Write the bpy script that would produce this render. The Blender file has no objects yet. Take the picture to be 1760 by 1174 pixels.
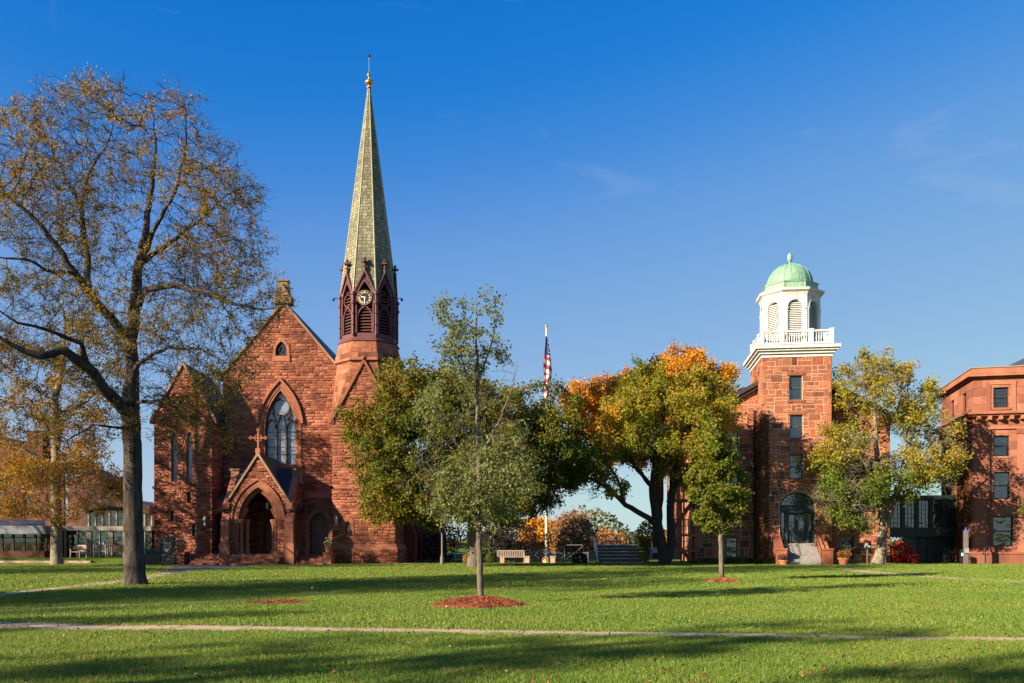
import bpy, math, random
import numpy as np
from mathutils import Vector, Matrix, noise as mnoise
random.seed(7); np.random.seed(7)
R = math.radians
scene = bpy.context.scene
COL = scene.collection

# ---------------------------------------------------------------- camera
EYE, FOC, HZ = 1.6, 1500.0, 930.0          # eye height, focal length and horizon row measured on the 1760 px photograph
cam_d = bpy.data.cameras.new('camera'); cam = bpy.data.objects.new('camera', cam_d); COL.objects.link(cam)
cam.location = (0, 0, EYE); cam.rotation_euler = (R(90), 0, 0)
cam_d.sensor_width = 36.0; cam_d.lens = 36.0 * FOC / 1760.0
cam_d.shift_y = (HZ - 587.0) / 1760.0
cam_d.clip_start = 0.1; cam_d.clip_end = 6000
scene.camera = cam
def px(x, D): return (x - 880.0) * D / FOC
def pz(y, D): return EYE + (HZ - y) * D / FOC
def P(x, y, D): return Vector((px(x, D), D, pz(y, D)))
def ground_d(y): return FOC * EYE / (y - HZ)

# ---------------------------------------------------------------- sky, sun, exposure
SUN_AZ, SUN_EL = 57.0, 22.0                # degrees to the left of straight behind the camera, and height
w = bpy.data.worlds.new('World'); scene.world = w; w.use_nodes = True
nt = w.node_tree; nt.nodes.clear()
sky = nt.nodes.new('ShaderNodeTexSky'); sky.sky_type = 'NISHITA'; sky.sun_disc = False
sky.sun_elevation = R(SUN_EL); sky.sun_rotation = R(180 + SUN_AZ)
sky.altitude = 50; sky.air_density = 1.0; sky.dust_density = 0.25; sky.ozone_density = 2.2
def vmul(k):
    n = nt.nodes.new('ShaderNodeVectorMath'); n.operation = 'SCALE'; n.inputs['Scale'].default_value = k; return n
SKY_K = 0.1586                              # even colour grade of the whole sky: deeper blue above, less glare low down
hsv = nt.nodes.new('ShaderNodeHueSaturation'); hsv.inputs['Saturation'].default_value = 1.22; hsv.inputs['Hue'].default_value = 0.508
k1, k2 = vmul(SKY_K), vmul(1 / SKY_K); hs = nt.nodes.new('ShaderNodeRGBCurve')
for ci, pts in enumerate((((.078, .012), (.10, .05), (.144, .15), (.255, .26), (.69, .46), (1, .54)), ((.195, .195), (.24, .25), (.323, .352), (.503, .46), (.99, .66), (1, .665)), ((.456, .645), (.53, .69), (.665, .725), (.87, .74), (1, .75)))):
    cv = hs.mapping.curves[ci]; cv.points[0].location = (0, 0); cv.points[1].location = pts[-1]
    for p in pts[:-1]: cv.points.new(*p)
hs.mapping.use_clip = True; hs.mapping.update()
# thin high wisps of cirrus
tc = nt.nodes.new('ShaderNodeTexCoord'); mp = nt.nodes.new('ShaderNodeMapping')
mp.inputs['Rotation'].default_value = (0, R(38), 0); mp.inputs['Scale'].default_value = (3.0, 2.0, 11.0)
cn = nt.nodes.new('ShaderNodeTexNoise'); cn.inputs['Scale'].default_value = 1.5; cn.inputs['Detail'].default_value = 6; cn.inputs['Roughness'].default_value = 0.6
cn.inputs['Distortion'].default_value = 0.6
cr = nt.nodes.new('ShaderNodeValToRGB'); cr.color_ramp.elements[0].position = 0.60; cr.color_ramp.elements[1].position = 0.92
cr.color_ramp.elements[0].color = (0, 0, 0, 1); cr.color_ramp.elements[1].color = (.24, .24, .24, 1)
cmx = nt.nodes.new('ShaderNodeMixRGB'); cmx.inputs['Color2'].default_value = (4.6, 4.8, 5.0, 1)
bg = nt.nodes.new('ShaderNodeBackground'); bg.inputs['Strength'].default_value = 0.0583
wo = nt.nodes.new('ShaderNodeOutputWorld')
nt.links.new(sky.outputs[0], hsv.inputs['Color']); nt.links.new(hsv.outputs[0], k1.inputs[0]); nt.links.new(k1.outputs[0], hs.inputs['Color']); nt.links.new(hs.outputs[0], k2.inputs[0])
nt.links.new(tc.outputs['Generated'], mp.inputs[0]); nt.links.new(mp.outputs[0], cn.inputs['Vector'])
nt.links.new(cn.outputs[0], cr.inputs[0]); nt.links.new(cr.outputs[0], cmx.inputs['Fac'])
nt.links.new(k2.outputs[0], cmx.inputs['Color1']); nt.links.new(cmx.outputs[0], bg.inputs['Color'])
nt.links.new(bg.outputs[0], wo.inputs[0])
sun_d = bpy.data.lights.new('sun', 'SUN'); sun = bpy.data.objects.new('sun', sun_d); COL.objects.link(sun)
sun_d.energy = 5.0; sun_d.angle = R(0.5); sun_d.color = (1.0, 0.83, 0.62)
SUN_DIR = Vector((-math.sin(R(SUN_AZ)) * math.cos(R(SUN_EL)), -math.cos(R(SUN_AZ)) * math.cos(R(SUN_EL)), math.sin(R(SUN_EL))))
sun.rotation_euler = SUN_DIR.to_track_quat('Z', 'Y').to_euler()
vs = scene.view_settings
vs.view_transform = 'Standard'; vs.look = 'None'; vs.gamma = 1.0; vs.use_curve_mapping = False; vs.exposure = 1.45
scene.cycles.max_bounces = 6; scene.cycles.diffuse_bounces = 3; scene.cycles.transparent_max_bounces = 8
scene.cycles.use_denoising = True
scene.cycles.sample_clamp_indirect = 6
# ================================================================ helpers
def tag(o, label=None, cat=None, group=None, kind=None):
    if label: o['label'] = label
    if cat: o['category'] = cat
    if group: o['group'] = group
    if kind: o['kind'] = kind
    return o
def link(o, parent=None):
    COL.objects.link(o)
    if parent is not None:
        o.parent = parent
        if parent.type == 'EMPTY' and parent.get('_loc') is not None:
            o.matrix_parent_inverse = Matrix.Translation(-Vector(parent['_loc']))
        elif parent.type == 'MESH': o.matrix_parent_inverse = parent.matrix_basis.inverted()
    return o
def thing(name, label, cat, loc=(0, 0, 0), group=None):
    o = bpy.data.objects.new(name, None); o.location = loc; o['_loc'] = tuple(loc); o.empty_display_size = .3
    COL.objects.link(o)
    return tag(o, label, cat, group)
def copy_tree(root, loc, label, rz=0, s=1.0, group=None):
    r = root.copy(); COL.objects.link(r); r.location = loc; r.rotation_euler[2] = rz; r.scale = (s, s, s)
    r['label'] = label
    if group: r['group'] = group
    def rec(a, b):
        for ch in a.children:
            c = ch.copy(); COL.objects.link(c); c.parent = b; c.matrix_parent_inverse = ch.matrix_parent_inverse.copy()
            rec(ch, c)
    rec(root, r)
    return r

class Loc:                                   # a building's own axes: x along the front, y into the depth, z up
    def __init__(s, ox, oy, deg=0):
        a = R(deg); s.o = Vector((ox, oy, 0)); s.a = a
        s.u = Vector((math.cos(a), math.sin(a), 0)); s.v = Vector((-math.sin(a), math.cos(a), 0))
    def p(s, x, y, z): return s.o + s.u * x + s.v * y + Vector((0, 0, z))
    def front(s, y, x0=0, z0=0): return Frame(s.p(x0, y, z0), s.u, Vector((0, 0, 1)), -s.v)
    def right(s, x, y0=0, z0=0): return Frame(s.p(x, y0, z0), s.v, Vector((0, 0, 1)), s.u)
    def left(s, x, y0=0, z0=0): return Frame(s.p(x, y0, z0), -s.v, Vector((0, 0, 1)), -s.u)   # u runs toward the viewer
class Frame:
    def __init__(s, O, U, V, N): s.O, s.U, s.V, s.N = Vector(O), Vector(U).normalized(), Vector(V).normalized(), Vector(N).normalized()
    def p(s, u, v, n=0): return s.O + s.U * u + s.V * v + s.N * n

class MB:                                    # collects geometry, then becomes ONE mesh object
    def __init__(s): s.v = []; s.f = []; s.r = []
    def add(s, vs, fs, rnd=None):
        b = len(s.v); s.v.extend([tuple(q) for q in vs])
        rv = random.random() if rnd is None else rnd
        for f in fs: s.f.append(tuple(i + b for i in f)); s.r.append(rv)
        return s
    def box(s, L, x0, x1, y0, y1, z0, z1, rnd=None):
        pt = L.p if L else (lambda x, y, z: (x, y, z))
        vs = [pt(x, y, z) for z in (z0, z1) for y in (y0, y1) for x in (x0, x1)]
        return s.add(vs, [(0, 2, 3, 1), (4, 5, 7, 6), (0, 1, 5, 4), (2, 6, 7, 3), (0, 4, 6, 2), (1, 3, 7, 5)], rnd)
    def prism(s, F, poly, n0, n1, rnd=None, inset=0.0):
        k = len(poly); c = (sum(q[0] for q in poly) / k, sum(q[1] for q in poly) / k)
        vs = [F.p(u, v, n0) for u, v in poly]
        if inset:
            ins = inset_poly(poly, inset)
            vs += [F.p(u, v, n1) for u, v in ins]
        else: vs += [F.p(u, v, n1) for u, v in poly]
        fs = [tuple(range(k - 1, -1, -1)), tuple(range(k, 2 * k))] + [(i, (i + 1) % k, k + (i + 1) % k, k + i) for i in range(k)]
        return s.add(vs, fs, rnd)
    def band(s, F, inner, outer, n0, n1, closed=False):   # strip between two polylines, with thickness
        k = len(inner); rng = k if closed else k - 1
        for i in range(rng):
            j = (i + 1) % k
            q = [inner[i], inner[j], outer[j], outer[i]]
            vs = [F.p(u, v, n0) for u, v in q] + [F.p(u, v, n1) for u, v in q]
            s.add(vs, [(3, 2, 1, 0), (4, 5, 6, 7), (0, 1, 5, 4), (1, 2, 6, 5), (2, 3, 7, 6), (3, 0, 4, 7)])
        return s
    def tube(s, pts, r, n=8, cap=True):
        pts = [Vector(p) for p in pts]; k = len(pts)
        rs = list(r) if hasattr(r, '__len__') else [r] * k
        vs = []; up = Vector((0, 0, 1))
        for i, p in enumerate(pts):
            d = (pts[min(i + 1, k - 1)] - pts[max(i - 1, 0)]).normalized()
            a = d.cross(up)
            if a.length < 1e-3: a = d.cross(Vector((1, 0, 0)))
            a.normalize(); b = d.cross(a)
            for j in range(n):
                t = 2 * math.pi * j / n
                vs.append(p + (a * math.cos(t) + b * math.sin(t)) * rs[i])
        fs = [(i * n + j, i * n + (j + 1) % n, (i + 1) * n + (j + 1) % n, (i + 1) * n + j) for i in range(k - 1) for j in range(n)]
        if cap: fs += [tuple(range(n - 1, -1, -1)), tuple(range((k - 1) * n, k * n))]
        return s.add(vs, fs)
    def bar(s, a, b, w, h=None, up=(0, 0, 1)):            # square bar from a to b
        a, b = Vector(a), Vector(b); h = h or w; d = (b - a).normalized()
        sd = d.cross(Vector(up))
        if sd.length < 1e-3: sd = d.cross(Vector((1, 0, 0)))
        sd.normalize(); u = sd.cross(d)
        vs = [q + sd * (w / 2 * i) + u * (h / 2 * j) for q in (a, b) for i, j in ((-1, -1), (1, -1), (1, 1), (-1, 1))]
        return s.add(vs, [(3, 2, 1, 0), (4, 5, 6, 7), (0, 1, 5, 4), (1, 2, 6, 5), (2, 3, 7, 6), (3, 0, 4, 7)])
    def lathe(s, c, prof, n=16, rot=0.0, capb=True):
        c = Vector(c); k = len(prof); vs = []
        for r, z in prof:
            for j in range(n):
                t = 2 * math.pi * j / n + rot
                vs.append(c + Vector((r * math.cos(t), r * math.sin(t), z)))
        fs = [(i * n + j, i * n + (j + 1) % n, (i + 1) * n + (j + 1) % n, (i + 1) * n + j) for i in range(k - 1) for j in range(n)]
        if capb: fs += [tuple(range(n - 1, -1, -1)), tuple(range((k - 1) * n, k * n))]
        return s.add(vs, fs)
    def ball(s, c, r, n=10, sz=1.0):
        m = n // 2
        return s.lathe(c, [(max(.001, r * math.sin(math.pi * i / m)), -r * sz * math.cos(math.pi * i / m)) for i in range(m + 1)], n)
    def build(s, name, mat, parent=None, smooth=False, kind=None):
        o = bpy.data.objects.new(name, s.mesh(name, mat, smooth)); link(o, parent)
        if kind: o['kind'] = kind
        return o
    def mesh(s, name, mat, smooth=False):
        me = bpy.data.meshes.new(name); me.from_pydata(s.v, [], s.f)
        at = me.attributes.new('rnd', 'FLOAT', 'FACE'); at.data.foreach_set('value', np.array(s.r, dtype=np.float32))
        me.materials.append(mat)
        if smooth: me.shade_smooth()
        me.update(); return me
def place(name, me, M, parent=None):
    o = bpy.data.objects.new(name, me); link(o, parent); o.matrix_basis = M; return o

# ---- polygons
def clip_half(poly, a, b, keep_left=True):
    out = []; sg = 1 if keep_left else -1
    d = (b[0] - a[0], b[1] - a[1])
    def side(q): return sg * (d[0] * (q[1] - a[1]) - d[1] * (q[0] - a[0]))
    k = len(poly)
    for i in range(k):
        p, q = poly[i], poly[(i + 1) % k]; sp, sq = side(p), side(q)
        if sp >= 0: out.append(p)
        if (sp > 0 and sq < 0) or (sp < 0 and sq > 0):
            t = sp / (sp - sq); out.append((p[0] + t * (q[0] - p[0]), p[1] + t * (q[1] - p[1])))
    return out
def area(poly):
    return .5 * sum(poly[i][0] * poly[(i + 1) % len(poly)][1] - poly[(i + 1) % len(poly)][0] * poly[i][1] for i in range(len(poly)))
def ccw(poly): return list(poly) if area(poly) > 0 else list(poly)[::-1]
def clip_convex(poly, conv):
    for i in range(len(conv)):
        poly = clip_half(poly, conv[i], conv[(i + 1) % len(conv)])
        if len(poly) < 3: return []
    return poly
def subtract(polys, hole):
    hole = ccw(hole); hb = (min(q[0] for q in hole), max(q[0] for q in hole), min(q[1] for q in hole), max(q[1] for q in hole))
    out = []
    for p in polys:
        if max(q[0] for q in p) <= hb[0] or min(q[0] for q in p) >= hb[1] or max(q[1] for q in p) <= hb[2] or min(q[1] for q in p) >= hb[3]:
            out.append(p); continue
        rest = p
        for i in range(len(hole)):
            a, b = hole[i], hole[(i + 1) % len(hole)]
            o = clip_half(rest, a, b, False)
            if len(o) >= 3 and abs(area(o)) > 1e-4: out.append(o)
            rest = clip_half(rest, a, b, True)
            if len(rest) < 3 or abs(area(rest)) < 1e-5: break
    return out
def inset_poly(poly, d):
    k = len(poly); out = []
    for i in range(k):
        a, b, c = poly[i - 1], poly[i], poly[(i + 1) % k]
        e1 = (b[0] - a[0], b[1] - a[1]); e2 = (c[0] - b[0], c[1] - b[1])
        l1 = math.hypot(*e1) or 1e-6; l2 = math.hypot(*e2) or 1e-6
        n1 = (-e1[1] / l1, e1[0] / l1); n2 = (-e2[1] / l2, e2[0] / l2)
        mx, my = n1[0] + n2[0], n1[1] + n2[1]; dd = max(.35, (mx * mx + my * my) / 2)
        out.append((b[0] + mx * d / dd, b[1] + my * d / dd))
    return out
def clean(poly, eps=.012):
    out = []
    for q in poly:
        if not out or math.hypot(q[0] - out[-1][0], q[1] - out[-1][1]) > eps: out.append(q)
    if len(out) > 2 and math.hypot(out[0][0] - out[-1][0], out[0][1] - out[-1][1]) <= eps: out.pop()
    return out
def rect(u0, u1, v0, v1): return [(u0, v0), (u1, v0), (u1, v1), (u0, v1)]
def arch_line(u0, u1, v0, vs, va, n=7):      # from the foot of the left jamb over the arch to the foot of the right one
    """pointed if the apex is higher than half the span above the spring, else round/segmental"""
    c = (u0 + u1) / 2; h = va - vs; a = (u1 - u0) / 2
    pts = [(u0, v0)]
    if h > a * 1.02:
        rr = (a * a + h * h) / (2 * a); cx = u0 + rr; th = math.atan2(h, rr - a)
        L = [(cx - rr * math.cos(th * i / n), vs + rr * math.sin(th * i / n)) for i in range(n + 1)]
        pts += L + [(2 * c - x, z) for x, z in L[-2::-1]]
    else:
        m = 2 * n; pts += [(c - a * math.cos(math.pi * i / m), vs + h * math.sin(math.pi * i / m)) for i in range(m + 1)]
    pts.append((u1, v0)); return clean(pts, 1e-4)
def offset_line(line, d, foot=True):         # offset outward (left of travel up-left jamb = outside)
    out = []; k = len(line)
    for i in range(k):
        a = line[max(i - 1, 0)]; b = line[i]; c = line[min(i + 1, k - 1)]
        n = [0, 0]; cnt = 0
        for p, q in ((a, b), (b, c)):
            l = math.hypot(q[0] - p[0], q[1] - p[1])
            if l > 1e-6: n[0] += -(q[1] - p[1]) / l; n[1] += (q[0] - p[0]) / l; cnt += 1
        ln = math.hypot(*n) or 1; dd = max(.5, (ln / cnt)) if cnt else 1
        out.append((b[0] + n[0] / ln * d / dd, b[1] + n[1] / ln * d / dd))
    return out

# ---- masonry
class Building:
    def __init__(s, root, stone_mat, mortar_mat): s.root, s.sm, s.mm = root, stone_mat, mortar_mat; s.stones = []
    def wall(s, name, F, polys, holes=(), style='rock', course=.2, wid=(.3, .75), reveal=.35, gap=.02, back=.3, clip_holes=None, stones=True, proud=(.02, .06), mortar=None):
        """backing wall with real openings, plus one solid block per stone laid over it"""
        polys = [ccw(p) for p in polys]; pieces = polys
        for h in holes: pieces = subtract(pieces, h)
        m = MB()
        for p in pieces:
            p = clean(p, 1e-4)
            if len(p) >= 3: m.add([F.p(u, v, 0) for u, v in p], [tuple(range(len(p)))])
        for h in holes:
            h = ccw(h); k = len(h)
            vs = [F.p(u, v, 0) for u, v in h] + [F.p(u, v, -reveal) for u, v in h]
            m.add(vs, [((i + 1) % k, i, k + i, k + (i + 1) % k) for i in range(k)])
        for p in polys:                       # the wall's thickness along its edge
            k = len(p); vs = [F.p(u, v, 0) for u, v in p] + [F.p(u, v, -back) for u, v in p]
            m.add(vs, [(i, k + i, k + (i + 1) % k, (i + 1) % k) for i in range(k)])
        wo = m.build(name, mortar or s.mm, s.root)
        if not stones: return wo
        us = [q[0] for p in polys for q in p]; vv = [q[1] for p in polys for q in p]
        u0, u1, v0, v1 = min(us), max(us), min(vv), max(vv)
        rng = random.Random(hash((round(u0, 2), round(v1, 2), name)) & 0xffff if False else int(abs(u0 * 131 + v1 * 977) * 10) & 0xffff)
        cells = []
        v = v0
        while v < v1 - .03:
            h = course * rng.uniform(.8, 1.25) if style != 'ashlar' else course
            if v + h > v1 - course * .4: h = v1 - v
            u = u0 - rng.random() * wid[0] * (.2 if style != 'ashlar' else 0)
            if style == 'ashlar': u = u0 - (wid[0] * .5 if int(round((v - v0) / course)) % 2 else 0)
            while u < u1:
                wd = rng.uniform(*wid)
                if style == 'ashlar': wd = wid[0]
                if u + wd > u1 - wid[0] * .35: wd = u1 - u + .001
                if style == 'random':
                    t = rng.random()
                    if t < .34: cells.append(rect(u, u + wd, v, v + h))
                    elif t < .75:
                        k = v + h * rng.choice((.38, .5, .62)); cells += [rect(u, u + wd, v, k)]
                        if wd > .6 and rng.random() < .5:
                            mu = u + wd * rng.uniform(.35, .65); cells += [rect(u, mu, k, v + h), rect(mu, u + wd, k, v + h)]
                        else: cells += [rect(u, u + wd, k, v + h)]
                    else:
                        mu = u + wd * rng.uniform(.35, .65); k = v + h * rng.choice((.4, .55, .65))
                        cells += [rect(u, mu, v, v + h), rect(mu, u + wd, v, k), rect(mu, u + wd, k, v + h)]
                elif style == 'rock' and rng.random() < .16 and h > .17:
                    k = v + h * .5; cells += [rect(u, u + wd, v, k), rect(u, u + wd, k, v + h)]
                else: cells.append(rect(u, u + wd, v, v + h))
                u += wd
            v += h
        hh = clip_holes if clip_holes is not None else holes
        for c in cells:
            for p in polys:
                q = clip_convex(c, p)
                if len(q) < 3 or area(q) < .004: continue
                qs = [q]
                for h in hh: qs = subtract(qs, h)
                for z in qs:
                    z = clean(z, .015)
                    if len(z) < 3 or area(z) < .006: continue
                    z = inset_poly(z, gap / 2)
                    if area(z) < .003: continue
                    s.stones.append((area(z), wo, F, z, style, proud, rng.random()))
        return wo
    def finish(s, limit=300, piece='stone'):
        """the largest stones as parts of their wall, the rest joined"""
        s.stones.sort(key=lambda t: -t[0] * (0.001 if t[1].get('hidden_side') else 1))
        rest = MB()
        for i, (a, wo, F, z, style, proud, rv) in enumerate(s.stones):
            rr = random.Random(i * 7 + 3)
            d = rr.uniform(*proud); k = len(z); ch = min(.03, .25 * math.sqrt(a)) if style == 'rock' else .008
            top = inset_poly(z, ch)
            if area(top) <= 0: top = z
            cx = sum(q[0] for q in z) / k + rr.uniform(-.06, .06); cv = sum(q[1] for q in z) / k + rr.uniform(-.02, .03)
            vs = [F.p(u, v, 0) for u, v in z]
            if style == 'rock':
                vs += [F.p(u, v, d * rr.uniform(.35, 1.0)) for u, v in top] + [F.p(cx, cv, d * rr.uniform(1.0, 1.9))]
                fs = [(j, (j + 1) % k, k + (j + 1) % k, k + j) for j in range(k)] + [(k + j, k + (j + 1) % k, 2 * k) for j in range(k)]
            else:
                vs += [F.p(u, v, d) for u, v in top]
                fs = [(j, (j + 1) % k, k + (j + 1) % k, k + j) for j in range(k)] + [tuple(range(k, 2 * k))]
            if i < limit: MB().add(vs, fs, rv).build(piece, s.sm, wo)
            else: rest.add(vs, fs, rv)
        if rest.f: rest.build('stonework', s.sm, s.root, kind='stuff')
    def part(s, name, mb, mat, parent=None, smooth=False): return mb.build(name, mat, parent or s.root, smooth)

# ================================================================ materials
def new_mat(name):
    m = bpy.data.materials.new(name); m.use_nodes = True; n = m.node_tree.nodes; n.clear()
    out = n.new('ShaderNodeOutputMaterial'); b = n.new('ShaderNodeBsdfPrincipled'); m.node_tree.links.new(b.outputs[0], out.inputs[0])
    return m, m.node_tree, b, out
def N(t, kind, **kw):
    n = t.nodes.new(kind)
    for k, v in kw.items():
        if k in n.inputs: n.inputs[k].default_value = v
        else: setattr(n, k, v)
    return n
def ramp(t, stops, src=None):
    n = t.nodes.new('ShaderNodeValToRGB'); e = n.color_ramp.elements
    while len(e) < len(stops): e.new(.5)
    for i, (p, c) in enumerate(stops): e[i].position = p; e[i].color = (*c, 1) if len(c) == 3 else c
    if src is not None: t.links.new(src, n.inputs[0])
    return n
def mat_plain(name, col, rough=.6, var=.25, scale=3.0, metal=0.0, bump=0.0, bscale=30.0, spec=.4, streak=1.0):
    m, t, b, _ = new_mat(name)
    g = N(t, 'ShaderNodeNewGeometry')
    nz = N(t, 'ShaderNodeTexNoise', Scale=scale, Detail=5.0, Roughness=.65); mpp = N(t, 'ShaderNodeMapping'); mpp.inputs['Scale'].default_value = (1, 1, streak); t.links.new(g.outputs['Position'], mpp.inputs[0]); t.links.new(mpp.outputs[0], nz.inputs['Vector'])
    lo = tuple(c * (1 - var) for c in col); hi = tuple(min(1, c * (1 + var * .7)) for c in col)
    rp = ramp(t, [(.3, lo), (.7, hi)], nz.outputs[0]); t.links.new(rp.outputs[0], b.inputs['Base Color'])
    b.inputs['Roughness'].default_value = rough; b.inputs['Metallic'].default_value = metal; b.inputs['Specular IOR Level'].default_value = spec
    if bump:
        n2 = N(t, 'ShaderNodeTexNoise', Scale=bscale, Detail=4.0); t.links.new(g.outputs['Position'], n2.inputs['Vector'])
        bp = N(t, 'ShaderNodeBump', Strength=bump, Distance=.03); t.links.new(n2.outputs[0], bp.inputs['Height']); t.links.new(bp.outputs[0], b.inputs['Normal'])
    return m
def mat_stone(name, stops, rough=.9, grain=.35, bump=.5, stain=.38, bscale=18.0):
    m, t, b, _ = new_mat(name)
    at = N(t, 'ShaderNodeAttribute', attribute_name='rnd'); g = N(t, 'ShaderNodeNewGeometry')
    rp = ramp(t, stops, at.outputs['Fac'])
    n1 = N(t, 'ShaderNodeTexNoise', Scale=7.0, Detail=6.0, Roughness=.7); t.links.new(g.outputs['Position'], n1.inputs['Vector'])
    n2 = N(t, 'ShaderNodeTexNoise', Scale=.55, Detail=6.0, Roughness=.65); mpp = N(t, 'ShaderNodeMapping'); mpp.inputs['Scale'].default_value = (1, 1, .3); t.links.new(g.outputs['Position'], mpp.inputs[0]); t.links.new(mpp.outputs[0], n2.inputs['Vector'])
    r1 = ramp(t, [(.3, (1 - grain,) * 3), (.7, (1 + grain * .6,) * 3)], n1.outputs[0])
    r2 = ramp(t, [(.35, (1 - stain, 1 - stain * 1.05, 1 - stain * 1.0)), (.62, (1.05, 1.05, 1.05))], n2.outputs[0])
    m1 = N(t, 'ShaderNodeMixRGB', blend_type='MULTIPLY', Fac=1.0); m2 = N(t, 'ShaderNodeMixRGB', blend_type='MULTIPLY', Fac=1.0)
    t.links.new(rp.outputs[0], m1.inputs[1]); t.links.new(r1.outputs[0], m1.inputs[2]); t.links.new(m1.outputs[0], m2.inputs[1]); t.links.new(r2.outputs[0], m2.inputs[2])
    t.links.new(m2.outputs[0], b.inputs['Base Color']); b.inputs['Roughness'].default_value = rough; b.inputs['Specular IOR Level'].default_value = .2
    n3 = N(t, 'ShaderNodeTexNoise', Scale=bscale, Detail=6.0, Roughness=.65); t.links.new(g.outputs['Position'], n3.inputs['Vector'])
    bp = N(t, 'ShaderNodeBump', Strength=bump, Distance=.06); t.links.new(n3.outputs[0], bp.inputs['Height']); t.links.new(bp.outputs[0], b.inputs['Normal'])
    return m
def mat_glass(name, tint=(.012, .016, .02), rough=.04, wob=.05, spec=1.0):
    m, t, b, _ = new_mat(name)
    g = N(t, 'ShaderNodeNewGeometry'); nz = N(t, 'ShaderNodeTexNoise', Scale=1.7, Detail=2.0); t.links.new(g.outputs['Position'], nz.inputs['Vector'])
    b.inputs['Base Color'].default_value = (*tint, 1); b.inputs['Roughness'].default_value = rough; b.inputs['IOR'].default_value = 1.7; b.inputs['Specular IOR Level'].default_value = spec
    bp = N(t, 'ShaderNodeBump', Strength=wob, Distance=.5); t.links.new(nz.outputs[0], bp.inputs['Height']); t.links.new(bp.outputs[0], b.inputs['Normal'])
    return m
def mat_leaf(name, stops, trans=.35, rough=.55):
    m, t, b, out = new_mat(name)
    at = N(t, 'ShaderNodeAttribute', attribute_name='rnd'); rp = ramp(t, stops, at.outputs['Fac'])
    t.links.new(rp.outputs[0], b.inputs['Base Color']); b.inputs['Roughness'].default_value = rough; b.inputs['Specular IOR Level'].default_value = .12
    tr = N(t, 'ShaderNodeBsdfTranslucent'); mx = N(t, 'ShaderNodeMixShader', Fac=trans)
    hs = N(t, 'ShaderNodeHueSaturation', Saturation=1.1, Value=1.25); t.links.new(rp.outputs[0], hs.inputs['Color'])
    t.links.new(hs.outputs[0], tr.inputs[0]); t.links.new(b.outputs[0], mx.inputs[1]); t.links.new(tr.outputs[0], mx.inputs[2]); t.links.new(mx.outputs[0], out.inputs[0])
    return m
def mat_bark(name, a, bcol, scale=6.0, moss=None):
    m, t, b, _ = new_mat(name)
    g = N(t, 'ShaderNodeNewGeometry'); mp = N(t, 'ShaderNodeMapping'); mp.inputs['Scale'].default_value = (1, 1, .22)
    t.links.new(g.outputs['Position'], mp.inputs[0])
    nz = N(t, 'ShaderNodeTexNoise', Scale=scale * 2, Detail=6.0, Roughness=.7); t.links.new(mp.outputs[0], nz.inputs['Vector'])
    rp = ramp(t, [(.32, a), (.68, bcol)], nz.outputs[0]); last = rp
    t.links.new(rp.outputs[0], b.inputs['Base Color']); b.inputs['Roughness'].default_value = .95; b.inputs['Specular IOR Level'].default_value = .15
    bp = N(t, 'ShaderNodeBump', Strength=.9, Distance=.05); t.links.new(nz.outputs[0], bp.inputs['Height']); t.links.new(bp.outputs[0], b.inputs['Normal'])
    return m

M = {}
# chapel brownstone (rock faced), dressed trim, mortar
M['chapel'] = mat_stone('chapel_brownstone', [(0, (.175, .064, .041)), (.3, (.295, .104, .058)), (.65, (.395, .145, .078)), (1, (.47, .195, .112))], bump=.9, grain=.4)
M['chapel_mortar'] = mat_plain('chapel_mortar', (.20, .065, .038), .95, .3, 5, bump=.4)
M['chapel_trim'] = mat_stone('chapel_trim', [(0, (.31, .115, .066)), (1, (.39, .15, .088))], bump=.25, grain=.25)
M['coping'] = mat_stone('chapel_coping', [(0, (.27, .17, .11)), (1, (.36, .23, .15))], bump=.3, grain=.3)
M['maroon'] = mat_plain('belfry_maroon_paint', (.115, .042, .042), .6, .2, 2, spec=.3)
M['maroon_dark'] = mat_plain('belfry_louver_paint', (.09, .035, .035), .6, .2, 2, spec=.3)
M['slate_green'] = mat_stone('spire_green_slate', [(0, (.155, .15, .095)), (.4, (.22, .21, .135)), (.8, (.28, .26, .165)), (1, (.36, .32, .20))], bump=.15, grain=.22, rough=.7)
M['slate_joint'] = mat_plain('spire_slate_joint', (.10, .10, .06), .9, .2)
M['hip_lead'] = mat_plain('spire_hip_lead', (.30, .29, .17), .6, .2)
M['slate'] = mat_stone('grey_slate', [(0, (.035, .042, .05)), (1, (.07, .08, .09))], bump=.2, grain=.3, rough=.55)
M['gold'] = mat_plain('gilt', (.62, .33, .10), .35, .15, 6, metal=.8)
M['black'] = mat_plain('black_paint', (.012, .012, .013), .5, .3, 8)
M['rail'] = mat_plain('rail_metal', (.06, .05, .045), .5, .3, 8, metal=.3)
M['dark_in'] = mat_plain('dark_interior', (.012, .010, .010), .95, .2)
M['stained'] = mat_glass('leaded_glass', (.17, .20, .25), .22, .10)
M['glass'] = mat_glass('window_glass')
M['lead'] = mat_plain('window_lead', (.05, .035, .03), .6, .2)
M['wood_door'] = mat_plain('door_oak', (.16, .10, .07), .6, .3, 4)
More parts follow.
